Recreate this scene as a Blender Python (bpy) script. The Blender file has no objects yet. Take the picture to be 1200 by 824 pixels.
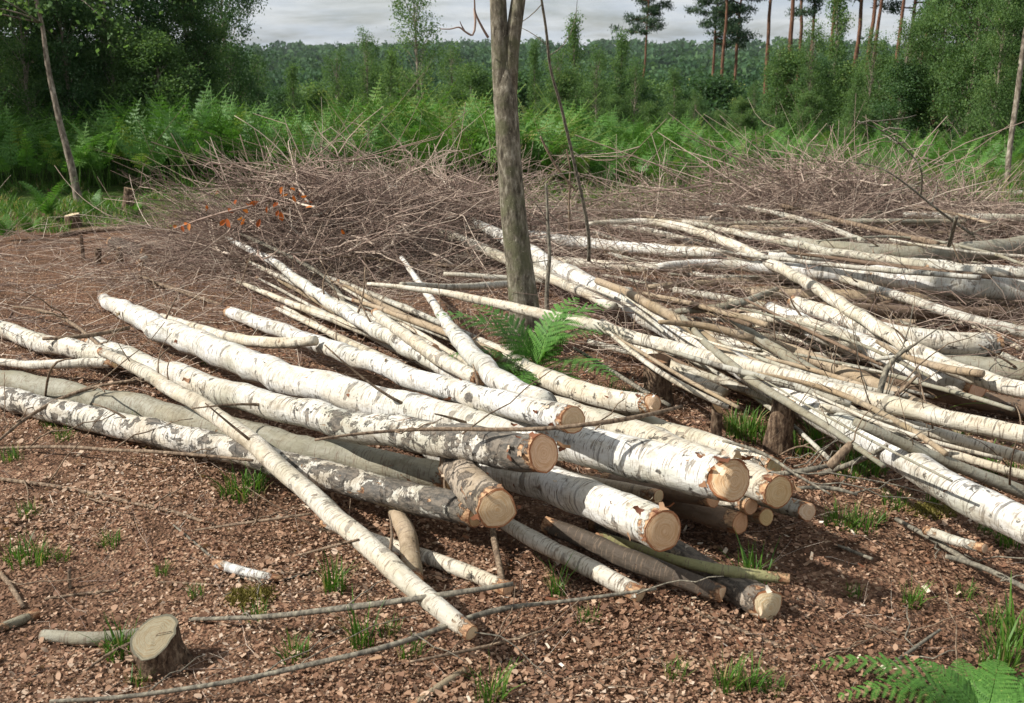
import bpy, math, random
import numpy as np
rng = np.random.default_rng(7)
random.seed(7)
SC = bpy.context.scene
COL = SC.collection

# ------------------------------------------------------------------ camera
F = 1200.0                      # focal length in photo pixels (photo 1200 x 824)
HOR = 68.0                      # row of the true horizon
EYE = 1.6
PITCH = math.atan((412 - HOR) / F)
cam_d = bpy.data.cameras.new('camera')
cam = bpy.data.objects.new('camera', cam_d); COL.objects.link(cam)
cam.location = (0, 0, EYE); cam.rotation_euler = (math.pi / 2 - PITCH, 0, 0)
cam_d.sensor_width = 36; cam_d.lens = 36 * F / 1200; cam_d.clip_start = 0.05; cam_d.clip_end = 9000
cam_d.dof.use_dof = True; cam_d.dof.focus_distance = 4.3; cam_d.dof.aperture_fstop = 7.0
SC.camera = cam
# ------------------------------------------------------------------ sky, sun
SUN_EL = math.radians(41); SUN_AZ = math.atan2(-0.985, -0.14)     # from the left, a touch on the camera's side
W = bpy.data.worlds.new('World'); SC.world = W; W.use_nodes = True
def nd(nt, typ, **kw):
    n = nt.nodes.new(typ)
    ins = kw.pop('ins', {})
    for k, v in kw.items(): setattr(n, k, v)
    for k, v in ins.items():
        s = n.inputs[k]
        if isinstance(v, bpy.types.NodeSocket): nt.links.new(v, s)
        else: s.default_value = v
    return n
def mth(nt, op, a, b=0.0, c=0.0, clamp=False):
    n = nt.nodes.new('ShaderNodeMath'); n.operation = op; n.use_clamp = clamp
    for i, v in enumerate((a, b, c)):
        if isinstance(v, bpy.types.NodeSocket): nt.links.new(v, n.inputs[i])
        else: n.inputs[i].default_value = v
    return n.outputs[0]
def mixc(nt, fac, a, b, mode='MIX'):
    n = nt.nodes.new('ShaderNodeMix'); n.data_type = 'RGBA'; n.blend_type = mode
    for k, v in ((0, fac), (6, a), (7, b)):
        if isinstance(v, bpy.types.NodeSocket): nt.links.new(v, n.inputs[k])
        else: n.inputs[k].default_value = v if k == 0 else (tuple(v) + (1,))[:4]
    return n.outputs[2]
def sstep(nt, v, lo, hi):
    n = nt.nodes.new('ShaderNodeMapRange'); n.interpolation_type = 'SMOOTHSTEP'
    for i, x in enumerate((v, lo, hi, 0.0, 1.0)):
        if isinstance(x, bpy.types.NodeSocket): nt.links.new(x, n.inputs[i])
        else: n.inputs[i].default_value = x
    return n.outputs[0]
def ramp(nt, fac, stops, interp='LINEAR'):
    n = nt.nodes.new('ShaderNodeValToRGB'); cr = n.color_ramp; cr.interpolation = interp
    while len(cr.elements) < len(stops): cr.elements.new(0.5)
    for e, (p, c) in zip(cr.elements, stops): e.position = p; e.color = tuple(c) + (1,)
    nt.links.new(fac, n.inputs[0]); return n.outputs[0]
nt = W.node_tree; nt.nodes.clear()
sky = nd(nt, 'ShaderNodeTexSky', sky_type='NISHITA', sun_disc=False, sun_elevation=SUN_EL, sun_rotation=SUN_AZ,
         air_density=1.0, dust_density=1.5, ozone_density=1.0)
tc = nd(nt, 'ShaderNodeTexCoord')
sx = nd(nt, 'ShaderNodeSeparateXYZ', ins={0: tc.outputs['Generated']})
zz = mth(nt, 'ADD', mth(nt, 'MAXIMUM', sx.outputs[2], 0.0), 0.16)
cv = nd(nt, 'ShaderNodeCombineXYZ', ins={0: mth(nt, 'DIVIDE', sx.outputs[0], zz), 1: mth(nt, 'DIVIDE', sx.outputs[1], zz), 2: 3.3})
cn = nd(nt, 'ShaderNodeTexNoise', ins={'Vector': cv.outputs[0], 'Scale': 1.1, 'Detail': 9.0, 'Roughness': 0.58, 'Distortion': 0.3})
cov = sstep(nt, cn.outputs[0], 0.22, 0.55)
cn2 = nd(nt, 'ShaderNodeTexNoise', ins={'Vector': cv.outputs[0], 'Scale': 1.7, 'Detail': 7.0, 'Roughness': 0.6})
ccol = mixc(nt, sstep(nt, cn2.outputs[0], 0.32, 0.68), (6.3, 7.1, 8.1), (9.0, 9.35, 9.6))
bg = nd(nt, 'ShaderNodeBackground', ins={'Color': mixc(nt, mth(nt, 'MULTIPLY', cov, 0.92), sky.outputs[0], ccol), 'Strength': 0.066})
nt.links.new(bg.outputs[0], nd(nt, 'ShaderNodeOutputWorld').inputs[0])
sun_d = bpy.data.lights.new('sun', 'SUN'); sun_d.energy = 5.0; sun_d.angle = math.radians(0.6); sun_d.color = (1.0, 0.965, 0.905)
sun = bpy.data.objects.new('sun', sun_d); COL.objects.link(sun)
sun.rotation_euler = (math.pi / 2 - SUN_EL, 0, math.pi - SUN_AZ)
SC.view_settings.view_transform = 'Standard'; SC.view_settings.look = 'None'
SC.view_settings.exposure = 0.43; SC.view_settings.gamma = 1.0; SC.view_settings.use_curve_mapping = False
SC.render.engine = 'CYCLES'
SC.cycles.use_denoising = True
SC.cycles.max_bounces = 6; SC.cycles.transparent_max_bounces = 8; SC.cycles.transmission_bounces = 4
SC.cycles.diffuse_bounces = 3; SC.cycles.glossy_bounces = 2; SC.cycles.caustics_reflective = False

# ------------------------------------------------------------------ terrain
def smooth(a, b, x):
    t = np.clip((np.asarray(x, float) - a) / (b - a), 0, 1); return t * t * (3 - 2 * t)
def gh(x, y):
    x = np.asarray(x, float); y = np.asarray(y, float)
    r = np.hypot(x, y)
    near = 1 - smooth(14, 22, r)
    z = near * (0.022 * np.sin(1.7 * x + 0.6 * y) + 0.016 * np.sin(2.9 * y - 1.3 * x + 1) + 0.010 * np.sin(5.3 * x + 4.1 * y))
    z = z - 12.5 * smooth(17, 95, y) * 1.0
    z = z + 25 * smooth(260, 1900, y) * (0.9 + 0.22 * np.sin(x / 210.0 + 0.6) + 0.10 * np.sin(x / 73.0 + 2)) + 7 * smooth(500, 1500, y) * smooth(0, -700, x)
    return z
HEAPS = [(-1.5, 8.3, 0.75, 0.75, 0.72), (-2.2, 8.4, 0.6, 0.5, 0.40), (-0.55, 8.9, 0.7, 0.6, 0.56), (0.4, 9.7, 0.7, .4, .26),
         (2.9, 9.3, 0.8, 0.6, 0.66), (1.7, 9.3, 0.7, 0.4, 0.34), (3.9, 9.3, 0.7, 0.5, 0.42)]
def heap(x, y):
    z = 0
    for cx, cy, a, b, h in HEAPS: z = np.maximum(z, h * np.exp(-(((np.asarray(x) - cx) / a) ** 2 + ((np.asarray(y) - cy) / b) ** 2) * 0.8))
    return z
FWD = np.array([0, math.cos(PITCH), -math.sin(PITCH)]); UP = np.array([0, math.sin(PITCH), math.cos(PITCH)]); RT = np.array([1.0, 0, 0])
CAM = np.array([0, 0, EYE])
def rays(px, py):
    px = np.asarray(px, float); py = np.asarray(py, float)
    return FWD + RT * ((px - 600) / F)[..., None] - UP * ((py - 412) / F)[..., None]
def unproj(px, py, h, k=0.0):
    """points where the photo rays meet the surface ground + k*heap + h"""
    d = rays(px, py); z = np.zeros(np.shape(px)) + 0.0
    for _ in range(40):
        dz = np.minimum(d[..., 2], -0.02)
        t = (h + z - EYE) / dz
        t = np.clip(t, 0.8, 40)
        p = CAM + d * t[..., None]
        zn = gh(p[..., 0], p[..., 1]) + k * heap(p[..., 0], p[..., 1])
        z = 0.5 * z + 0.5 * zn
    return p
def at(px, dist):
    """ground point under a photo column at a forward distance"""
    x = (px - 600) / F * dist * math.cos(PITCH) * 1.03
    return np.array([x, dist, float(gh(x, dist))])

# ------------------------------------------------------------------ mesh helpers
def mk(name, V, faces, mat, parent=None, loc=None, attrs=None, smooth_=True):
    """one mesh object; V in world coordinates, stored relative to loc (or the parent's location)"""
    V = np.asarray(V, float).reshape(-1, 3)
    if parent is not None: base = np.array(parent.location)
    else: base = np.array(loc) if loc is not None else np.array([V[:, 0].mean(), V[:, 1].mean(), V[:, 2].min()])
    me = bpy.data.meshes.new(name)
    if not isinstance(faces, (list, tuple)): faces = [faces]
    faces = [np.asarray(f, np.int32) for f in faces if len(f)]
    me.vertices.add(len(V)); me.vertices.foreach_set('co', (V - base).astype(np.float32).ravel())
    idx = np.concatenate([f.ravel() for f in faces]); tot = np.concatenate([np.full(len(f), f.shape[1], np.int32) for f in faces])
    st = np.concatenate([[0], np.cumsum(tot)[:-1]]).astype(np.int32)
    me.loops.add(len(idx)); me.loops.foreach_set('vertex_index', idx.astype(np.int32))
    me.polygons.add(len(tot)); me.polygons.foreach_set('loop_start', st); me.polygons.foreach_set('loop_total', tot)
    me.update(calc_edges=True)
    if smooth_: me.polygons.foreach_set('use_smooth', np.ones(len(tot), bool))
    for k, a in (attrs or {}).items():
        a = np.asarray(a, np.float32)
        if a.ndim == 2: at_ = me.attributes.new(k, 'FLOAT_VECTOR', 'POINT'); at_.data.foreach_set('vector', a.ravel())
        else: at_ = me.attributes.new(k, 'FLOAT', 'POINT'); at_.data.foreach_set('value', a.ravel())
    if mat is not None: me.materials.append(mat)
    o = bpy.data.objects.new(name, me); COL.objects.link(o)
    if parent is not None: o.parent = parent
    else: o.location = base
    return o
def tag(o, label=None, cat=None, group=None, kind=None):
    if label: o['label'] = label
    if cat: o['category'] = cat
    if group: o['group'] = group
    if kind: o['kind'] = kind
    return o
def empty(name, loc):
    e = bpy.data.objects.new(name, None); COL.objects.link(e); e.location = loc; e.empty_display_size = 0.1; return e
def copy_tree(o, parent=None):
    c = o.copy(); COL.objects.link(c)
    if parent is not None: c.parent = parent
    for ch in list(o.children): copy_tree(ch, c)
    return c
def catmull(P, n):
    P = np.asarray(P, float)
    if len(P) == 2: t = np.linspace(0, 1, n)[:, None]; return P[0] * (1 - t) + P[1] * t
    Q = np.vstack([2 * P[0] - P[1], P, 2 * P[-1] - P[-2]])
    seg = np.linalg.norm(np.diff(P[:, :2], axis=0), axis=1); cum = np.concatenate([[0], np.cumsum(seg)])
    out = []
    for s in np.linspace(0, cum[-1], n):
        i = min(np.searchsorted(cum, s, side='right') - 1, len(P) - 2); t = (s - cum[i]) / max(seg[i], 1e-9)
        p0, p1, p2, p3 = Q[i], Q[i + 1], Q[i + 2], Q[i + 3]
        out.append(0.5 * (2 * p1 + (p2 - p0) * t + (2 * p0 - 5 * p1 + 4 * p2 - p3) * t * t + (3 * p1 - p0 - 3 * p2 + p3) * t ** 3))
    return np.array(out)
def frames(P):
    T = np.gradient(P, axis=0); T /= np.linalg.norm(T, axis=1)[:, None] + 1e-12
    N = np.zeros_like(P)
    a = np.array([0, 0, 1.0]) if abs(T[0][2]) < 0.9 else np.array([0, -1.0, 0])
    n = a - T[0] * a.dot(T[0]); n /= np.linalg.norm(n); N[0] = n
    for i in range(1, len(P)):
        n = n - T[i] * n.dot(T[i]); n /= np.linalg.norm(n) + 1e-12; N[i] = n
    return T, N, np.cross(T, N)
def tube(P, R, sides, irr=0.0, close=(True, True), off1=None, seed=0, off0=None):
    """tapered tube with an uneven surface. returns V, faces, bark coordinates, distance from both ends"""
    P = np.asarray(P); R = np.asarray(R); n = len(P); r_ = np.random.default_rng(seed)
    T, N, B = frames(P)
    s = np.concatenate([[0], np.cumsum(np.linalg.norm(np.diff(P, axis=0), axis=1))]); L = s[-1]
    th = np.linspace(0, 2 * np.pi, sides, endpoint=False)
    c, si = np.cos(th), np.sin(th)
    rr = np.ones((n, sides))
    if irr:
        ph = r_.uniform(0, 6.28, 8)
        rr += irr * (0.5 * np.sin(2 * th[None] + 2.1 * s[:, None] + ph[0]) + 0.5 * np.sin(3 * th[None] - 3.3 * s[:, None] + ph[1])
                     + 0.4 * np.sin(9 * s[:, None] + ph[2] + np.sin(th[None] + ph[3])) + 0.35 * np.sin(23 * s[:, None] + 2 * np.sin(th[None] * 2 + ph[4])))
        rr += irr * 0.45 * r_.normal(size=(n, sides))
    a = R[:, None] * rr
    S = np.repeat(s[:, None], sides, 1)
    if off1 is not None: S = np.minimum(S, L + off1[None])
    if off0 is not None: S = np.maximum(S, off0[None])
    # walk the axis at S
    AX = np.stack([np.interp(S, s, P[:, k]) for k in range(3)], -1)
    V = AX + (a * c)[..., None] * N[:, None] + (a * si)[..., None] * B[:, None]
    I = np.arange(n * sides).reshape(n, sides)
    J = np.roll(I, -1, 1)
    q = np.stack([I[:-1], J[:-1], J[1:], I[1:]], -1).reshape(-1, 4)
    bk = np.stack([R[:, None] * c + 0 * S, R[:, None] * si + 0 * S, S], -1).reshape(-1, 3)
    fe = np.minimum(S, L - S).ravel()
    V = V.reshape(-1, 3); faces = [q]
    tri = []
    ex = []
    for flag, row, k in ((close[0], 0, 0), (close[1], n - 1, 1)):
        if flag:
            ci = n * sides + len(ex); ex.append(V[I[row]].mean(0))
            a_, b_ = I[row], J[row]
            tri.append(np.stack([np.full(sides, ci), b_, a_] if k == 0 else [np.full(sides, ci), a_, b_], -1))
    if ex:
        V = np.vstack([V, ex]); bk = np.vstack([bk] + [[[0, 0, 0 if len(ex) == 2 and i == 0 else L]] for i in range(len(ex))])
        fe = np.concatenate([fe, np.zeros(len(ex))]); faces.append(np.concatenate(tri))
    return V, faces, bk, fe, I
def many_tubes(P, R, sides=3):
    """P (M,n,3), R (M,n): open thin tubes, all in one array set"""
    M, n, _ = P.shape
    T = np.gradient(P, axis=1); T /= np.linalg.norm(T, axis=2)[..., None] + 1e-9
    a = np.where(np.abs(T[..., 2:3]) < 0.9, np.array([0, 0, 1.0]), np.array([1.0, 0, 0]))
    N = np.cross(T, a); N /= np.linalg.norm(N, axis=2)[..., None] + 1e-9
    B = np.cross(T, N)
    th = np.linspace(0, 2 * np.pi, sides, endpoint=False)
    V = P[:, :, None] + R[:, :, None, None] * (np.cos(th)[:, None] * N[:, :, None] + np.sin(th)[:, None] * B[:, :, None])
    I = np.arange(M * n * sides).reshape(M, n, sides); J = np.roll(I, -1, 2)
    q = np.stack([I[:, :-1], J[:, :-1], J[:, 1:], I[:, 1:]], -1).reshape(-1, 4)
    return V.reshape(-1, 3), q

# ------------------------------------------------------------------ materials
def newmat(name):
    m = bpy.data.materials.new(name); m.use_nodes = True; nt = m.node_tree
    return m, nt, nt.nodes['Principled BSDF']
def bark_mat():
    m, nt, b = newmat('birch_bark')
    A = nd(nt, 'ShaderNodeAttribute', attribute_name='bk'); oi = nd(nt, 'ShaderNodeObjectInfo')
    off = nd(nt, 'ShaderNodeVectorMath', operation='SCALE', ins={0: (17.3, 31.7, 53.1), 'Scale': oi.outputs['Random']})
    v = nd(nt, 'ShaderNodeVectorMath', operation='ADD', ins={0: A.outputs['Vector'], 1: off.outputs[0]}).outputs[0]
    def mp(sx, sy, sz): return nd(nt, 'ShaderNodeMapping', ins={0: v, 'Scale': (sx, sy, sz)}).outputs[0]
    def ns(vec, det=4.0, ro=0.55, dist=0.0): return nd(nt, 'ShaderNodeTexNoise', ins={'Vector': vec, 'Scale': 1.0, 'Detail': det, 'Roughness': ro, 'Distortion': dist}).outputs[0]
    tint = nd(nt, 'ShaderNodeAttribute', attribute_type='OBJECT', attribute_name='tint').outputs['Color']
    patch = nd(nt, 'ShaderNodeAttribute', attribute_type='OBJECT', attribute_name='patch').outputs['Fac']
    ringa = nd(nt, 'ShaderNodeAttribute', attribute_type='OBJECT', attribute_name='ring').outputs['Fac']
    fe = nd(nt, 'ShaderNodeAttribute', attribute_name='fe').outputs['Fac']
    big = ns(mp(9, 9, 4), 5, 0.6)
    col = mixc(nt, sstep(nt, big, 0.40, 0.66), tint, mixc(nt, 1.0, tint, (0.91, 0.85, 0.75), 'MULTIPLY'))
    fine = ns(mp(60, 60, 25), 6, 0.7)
    col = mixc(nt, mth(nt, 'MULTIPLY', sstep(nt, fine, 0.45, 0.70), 0.6), col, mixc(nt, 1.0, tint, (0.62, 0.58, 0.50), 'MULTIPLY'))
    # grey-green algae bloom in large soft stains
    alg = ns(mp(5, 5, 2.2), 5, 0.65)
    col = mixc(nt, mth(nt, 'MULTIPLY', sstep(nt, alg, 0.48, 0.66), 0.6), col, mixc(nt, 1.0, tint, (0.55, 0.56, 0.47), 'MULTIPLY'))
    # short dark breathing marks round the stem
    len_ = ns(mp(24, 24, 190), 2, 0.5)
    lm = mth(nt, 'MULTIPLY', sstep(nt, len_, 0.575, 0.64), 0.72)
    col = mixc(nt, lm, col, (0.16, 0.115, 0.08))
    # broader dark rings and chevrons
    rg = ns(mp(11, 11, 20), 3, 0.55, 0.6)
    rm = mth(nt, 'MULTIPLY', sstep(nt, rg, 0.595, 0.645), ringa, clamp=True)
    col = mixc(nt, mth(nt, 'MULTIPLY', rm, 0.85), col, mixc(nt, sstep(nt, fine, 0.4, 0.6), (0.055, 0.048, 0.042), (0.20, 0.16, 0.12)))
    arc = ns(mp(5, 5, 62), 2, 0.5, 0.5)
    zone = sstep(nt, ns(mp(3.5, 3.5, 1.6), 3, 0.6), 0.40, 0.62)
    am = mth(nt, 'MULTIPLY', mth(nt, 'MULTIPLY', mth(nt, 'MULTIPLY', sstep(nt, arc, 0.60, 0.64), zone), ringa), 0.85)
    col = mixc(nt, am, col, (0.06, 0.05, 0.042))
    dirt = ns(mp(13, 13, 6), 6, 0.72)
    col = mixc(nt, mth(nt, 'MULTIPLY', sstep(nt, dirt, 0.48, 0.70), 0.65), col, mixc(nt, 1.0, tint, (0.42, 0.36, 0.28), 'MULTIPLY'))
    # black fissured patches
    pt = ns(mp(16, 16, 13), 7, 0.68, 0.4)
    bt = nd(nt, 'ShaderNodeAttribute', attribute_type='OBJECT', attribute_name='butt').outputs['Fac']; ta = nd(nt, 'ShaderNodeAttribute', attribute_name='ta').outputs['Fac']
    patch = mth(nt, 'ADD', patch, mth(nt, 'MULTIPLY', bt, mth(nt, 'POWER', ta, 4.0)))
    th = mth(nt, 'SUBTRACT', 0.76, mth(nt, 'MULTIPLY', patch, 0.32))
    pm = sstep(nt, pt, th, mth(nt, 'ADD', th, 0.05))
    col = mixc(nt, mth(nt, 'MULTIPLY', pm, 0.9), col, mixc(nt, sstep(nt, fine, 0.4, 0.62), (0.03, 0.026, 0.022), (0.16, 0.13, 0.10)))
    # torn bark showing red-brown inner bark near a sawn end
    tn = ns(mp(34, 34, 30), 5, 0.65)
    em = sstep(nt, mth(nt, 'ADD', mth(nt, 'MULTIPLY', fe, -4.5), tn), 0.30, 0.42)
    em2 = mth(nt, 'MULTIPLY', sstep(nt, ns(mp(21, 21, 11), 5, 0.7, 0.8), 0.655, 0.685), 0.9)
    em = mth(nt, 'MAXIMUM', em, em2)
    col = mixc(nt, em, col, mixc(nt, sstep(nt, fine, 0.38, 0.62), (0.16, 0.065, 0.03), (0.50, 0.31, 0.17)))
    nt.links.new(col, b.inputs['Base Color'])
    b.inputs['Roughness'].default_value = 0.72; b.inputs['Specular IOR Level'].default_value = 0.25
    h = mth(nt, 'ADD', mth(nt, 'MULTIPLY', fine, 0.7), mth(nt, 'ADD', mth(nt, 'MULTIPLY', rm, -0.5), mth(nt, 'ADD', mth(nt, 'MULTIPLY', pm, 0.8), mth(nt, 'MULTIPLY', em, -0.9))))
    bp = nd(nt, 'ShaderNodeBump', ins={'Strength': 0.9, 'Distance': 0.008, 'Height': h})
    nt.links.new(bp.outputs[0], b.inputs['Normal'])
    return m
def wood_mat():
    m, nt, b = newmat('cut_wood')
    A = nd(nt, 'ShaderNodeAttribute', attribute_name='cf'); oi = nd(nt, 'ShaderNodeObjectInfo')
    s = nd(nt, 'ShaderNodeSeparateXYZ', ins={0: A.outputs['Vector']})
    off = nd(nt, 'ShaderNodeVectorMath', operation='SCALE', ins={0: (7.3, 3.7, 5.1), 'Scale': oi.outputs['Random']})
    v = nd(nt, 'ShaderNodeVectorMath', operation='ADD', ins={0: A.outputs['Vector'], 1: off.outputs[0]}).outputs[0]
    n1 = nd(nt, 'ShaderNodeTexNoise', ins={'Vector': v, 'Scale': 22.0, 'Detail': 5.0, 'Roughness': 0.6}).outputs[0]
    n2 = nd(nt, 'ShaderNodeTexNoise', ins={'Vector': nd(nt, 'ShaderNodeMapping', ins={0: v, 'Scale': (40, 260, 40), 'Rotation': (0, 0, 0.5)}).outputs[0], 'Scale': 1.0, 'Detail': 2.0}).outputs[0]
    rad = nd(nt, 'ShaderNodeVectorMath', operation='LENGTH', ins={0: nd(nt, 'ShaderNodeCombineXYZ', ins={0: s.outputs[0], 1: s.outputs[1]}).outputs[0]}).outputs[1]
    rings = mth(nt, 'SINE', mth(nt, 'ADD', mth(nt, 'MULTIPLY', rad, 900.0), mth(nt, 'MULTIPLY', n1, 9.0)))
    wt = nd(nt, 'ShaderNodeAttribute', attribute_type='OBJECT', attribute_name='wood').outputs['Color']
    col = mixc(nt, sstep(nt, n1, 0.35, 0.68), wt, mixc(nt, 1.0, wt, (0.80, 0.66, 0.52), 'MULTIPLY'))
    col = mixc(nt, mth(nt, 'MULTIPLY', sstep(nt, rings, 0.2, 1.0), 0.07), col, (0.34, 0.18, 0.08))
    col = mixc(nt, mth(nt, 'MULTIPLY', sstep(nt, n2, 0.5, 0.68), 0.45), col, mixc(nt, 1.0, wt, (0.6, 0.5, 0.42), 'MULTIPLY'))
    col = mixc(nt, sstep(nt, mth(nt, 'MULTIPLY', n1, -1.0), -0.34, -0.28), col, (0.22, 0.12, 0.06))
    rim = sstep(nt, mth(nt, 'ADD', s.outputs[2], mth(nt, 'MULTIPLY', mth(nt, 'SUBTRACT', n1, 0.5), 0.42)), 0.88, 0.93)
    col = mixc(nt, rim, col, nd(nt, 'ShaderNodeAttribute', attribute_type='OBJECT', attribute_name='rim').outputs['Color'])
    nt.links.new(col, b.inputs['Base Color']); b.inputs['Roughness'].default_value = 0.8; b.inputs['Specular IOR Level'].default_value = 0.2
    bp = nd(nt, 'ShaderNodeBump', ins={'Strength': 0.5, 'Distance': 0.003, 'Height': mth(nt, 'ADD', n2, n1)})
    nt.links.new(bp.outputs[0], b.inputs['Normal'])
    return m
def simple_bark(name, c1, c2, c3, sc=30, bump=0.01, moss=None):
    m, nt, b = newmat(name)
    tcx = nd(nt, 'ShaderNodeTexCoord')
    v = tcx.outputs['Object']
    n1 = nd(nt, 'ShaderNodeTexNoise', ins={'Vector': nd(nt, 'ShaderNodeMapping', ins={0: v, 'Scale': (sc, sc, sc * 0.35)}).outputs[0], 'Scale': 1.0, 'Detail': 8.0, 'Roughness': 0.68}).outputs[0]
    n2 = nd(nt, 'ShaderNodeTexNoise', ins={'Vector': v, 'Scale': sc * 0.22, 'Detail': 5.0, 'Roughness': 0.6}).outputs[0]
    n3 = nd(nt, 'ShaderNodeTexNoise', ins={'Vector': v, 'Scale': sc * 1.6, 'Detail': 4.0, 'Roughness': 0.7}).outputs[0]
    col = ramp(nt, n1, [(0.36, c1), (0.52, c2), (0.66, c3)])
    if moss: col = mixc(nt, mth(nt, 'MULTIPLY', sstep(nt, n2, 0.45, 0.64), 0.75), col, moss)
    col = mixc(nt, mth(nt, 'MULTIPLY', sstep(nt, n3, 0.63, 0.72), 0.55), col, tuple(min(1, x * 1.7 + 0.06) for x in c3))
    nt.links.new(col, b.inputs['Base Color']); b.inputs['Roughness'].default_value = 0.9; b.inputs['Specular IOR Level'].default_value = 0.15
    bp = nd(nt, 'ShaderNodeBump', ins={'Strength': 0.8, 'Distance': bump, 'Height': mth(nt, 'ADD', n1, mth(nt, 'MULTIPLY', n3, 0.4))})
    nt.links.new(bp.outputs[0], b.inputs['Normal'])
    return m
def leaf_mat(name, stops, trans=0.35, rough=0.5, spec=0.35):
    m, nt, b = newmat(name)
    r = nd(nt, 'ShaderNodeAttribute', attribute_name='rnd').outputs['Fac']
    oi = nd(nt, 'ShaderNodeObjectInfo')
    f = mth(nt, 'ADD', mth(nt, 'MULTIPLY', r, 0.85), mth(nt, 'MULTIPLY', oi.outputs['Random'], 0.15))
    col = ramp(nt, f, stops)
    nt.links.new(col, b.inputs['Base Color']); b.inputs['Roughness'].default_value = rough; b.inputs['Specular IOR Level'].default_value = spec
    if trans:
        t = nd(nt, 'ShaderNodeBsdfTranslucent', ins={'Color': mixc(nt, 1.0, col, (1.25, 1.3, 0.7), 'MULTIPLY')})
        mx = nd(nt, 'ShaderNodeMixShader', ins={0: trans, 1: b.outputs[0], 2: t.outputs[0]})
        nt.links.new(mx.outputs[0], nt.nodes['Material Output'].inputs[0])
    return m
def ground_mat():
    m, nt, b = newmat('woodland_soil')
    g = nd(nt, 'ShaderNodeNewGeometry'); v = g.outputs['Position']
    s = nd(nt, 'ShaderNodeSeparateXYZ', ins={0: v})
    def ns(sc, det=6.0, ro=0.6): return nd(nt, 'ShaderNodeTexNoise', ins={'Vector': v, 'Scale': sc, 'Detail': det, 'Roughness': ro}).outputs[0]
    vo = nd(nt, 'ShaderNodeTexVoronoi', ins={'Vector': v, 'Scale': 85.0, 'Randomness': 1.0})
    leafc = ramp(nt, nd(nt, 'ShaderNodeSeparateXYZ', ins={0: vo.outputs['Color']}).outputs[0], [(0.0, (0.06, 0.03, 0.019)), (0.45, (0.17, 0.088, 0.054)), (0.8, (0.29, 0.17, 0.105)), (1.0, (0.42, 0.29, 0.19))])
    soil = ramp(nt, ns(9), [(0.3, (0.065, 0.036, 0.022)), (0.55, (0.165, 0.092, 0.056)), (0.75, (0.25, 0.155, 0.098))])
    col = mixc(nt, sstep(nt, ns(3.0), 0.40, 0.56), leafc, soil)
    # grass and moss growing on the clearing's far side
    far = sstep(nt, mth(nt, 'ADD', s.outputs[1], mth(nt, 'MULTIPLY', ns(0.7), 5.0)), 12.3, 14.0)
    gcol = ramp(nt, ns(5), [(0.3, (0.022, 0.045, 0.010)), (0.55, (0.06, 0.10, 0.022)), (0.75, (0.13, 0.13, 0.045))])
    col = mixc(nt, far, col, gcol)
    woods = sstep(nt, s.outputs[1], 24.0, 40.0)
    col = mixc(nt, woods, col, (0.02, 0.045, 0.014))
    nt.links.new(col, b.inputs['Base Color']); b.inputs['Roughness'].default_value = 0.95; b.inputs['Specular IOR Level'].default_value = 0.1
    bp = nd(nt, 'ShaderNodeBump', ins={'Strength': 0.9, 'Distance': 0.02, 'Height': mth(nt, 'ADD', ns(45), mth(nt, 'MULTIPLY', vo.outputs['Distance'], 0.8))})
    nt.links.new(bp.outputs[0], b.inputs['Normal'])
    return m
M_BARK = bark_mat(); M_WOOD = wood_mat(); M_GROUND = ground_mat()
M_TRUNK = simple_bark('grey_trunk_bark', (0.050, 0.042, 0.030), (0.16, 0.138, 0.10), (0.34, 0.31, 0.24), 42, 0.010, (0.115, 0.115, 0.062))
M_STUMP = simple_bark('stump_bark', (0.03, 0.02, 0.014), (0.13, 0.085, 0.055), (0.32, 0.24, 0.16), 55, 0.012)
M_TWIG = leaf_mat('brash_twig', [(0.0, (0.085, 0.058, 0.048)), (0.4, (0.27, 0.19, 0.152)), (0.72, (0.50, 0.395, 0.31)), (1.0, (0.70, 0.61, 0.49))], 0, 0.85, 0.15)
M_STICK = simple_bark('dead_stick_bark', (0.07, 0.05, 0.036), (0.19, 0.135, 0.09), (0.34, 0.26, 0.18), 70, 0.002)
M_GSTICK = simple_bark('grey_stick_bark', (0.06, 0.055, 0.045), (0.17, 0.15, 0.115), (0.30, 0.27, 0.20), 70, 0.002)
M_PINE = simple_bark('pine_bark', (0.06, 0.03, 0.02), (0.16, 0.08, 0.05), (0.28, 0.15, 0.09), 9, 0.03)
M_SAPL = simple_bark('young_birch_bark', (0.10, 0.08, 0.06), (0.27, 0.22, 0.17), (0.42, 0.37, 0.30), 20, 0.004)
M_LITTER = leaf_mat('dead_leaf_litter', [(0.0, (0.055, 0.030, 0.019)), (0.28, (0.19, 0.097, 0.056)), (0.56, (0.35, 0.212, 0.132)), (0.82, (0.50, 0.36, 0.255)), (1.0, (0.62, 0.53, 0.43))], 0.12, 0.7, 0.25)
M_BIRCHLEAF = leaf_mat('birch_leaf', [(0.0, (0.045, 0.085, 0.026)), (0.5, (0.105, 0.185, 0.066)), (0.85, (0.175, 0.26, 0.095)), (1.0, (0.33, 0.32, 0.09))], 0.44, 0.6, 0.15)
M_DARKLEAF = leaf_mat('dense_dark_leaf', [(0.0, (0.026, 0.055, 0.020)), (0.5, (0.060, 0.125, 0.048)), (1.0, (0.125, 0.20, 0.078))], 0.38, 0.55, 0.22)
M_NEEDLE = leaf_mat('pine_needle', [(0.0, (0.016, 0.040, 0.020)), (0.6, (0.045, 0.085, 0.040)), (1.0, (0.09, 0.13, 0.06))], 0.1, 0.6, 0.2)
M_FARLEAF = leaf_mat('far_canopy_leaf', [(0.0, (0.022, 0.052, 0.018)), (0.5, (0.044, 0.10, 0.042)), (1.0, (0.095, 0.165, 0.06))], 0.3, 0.7, 0.15)
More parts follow.
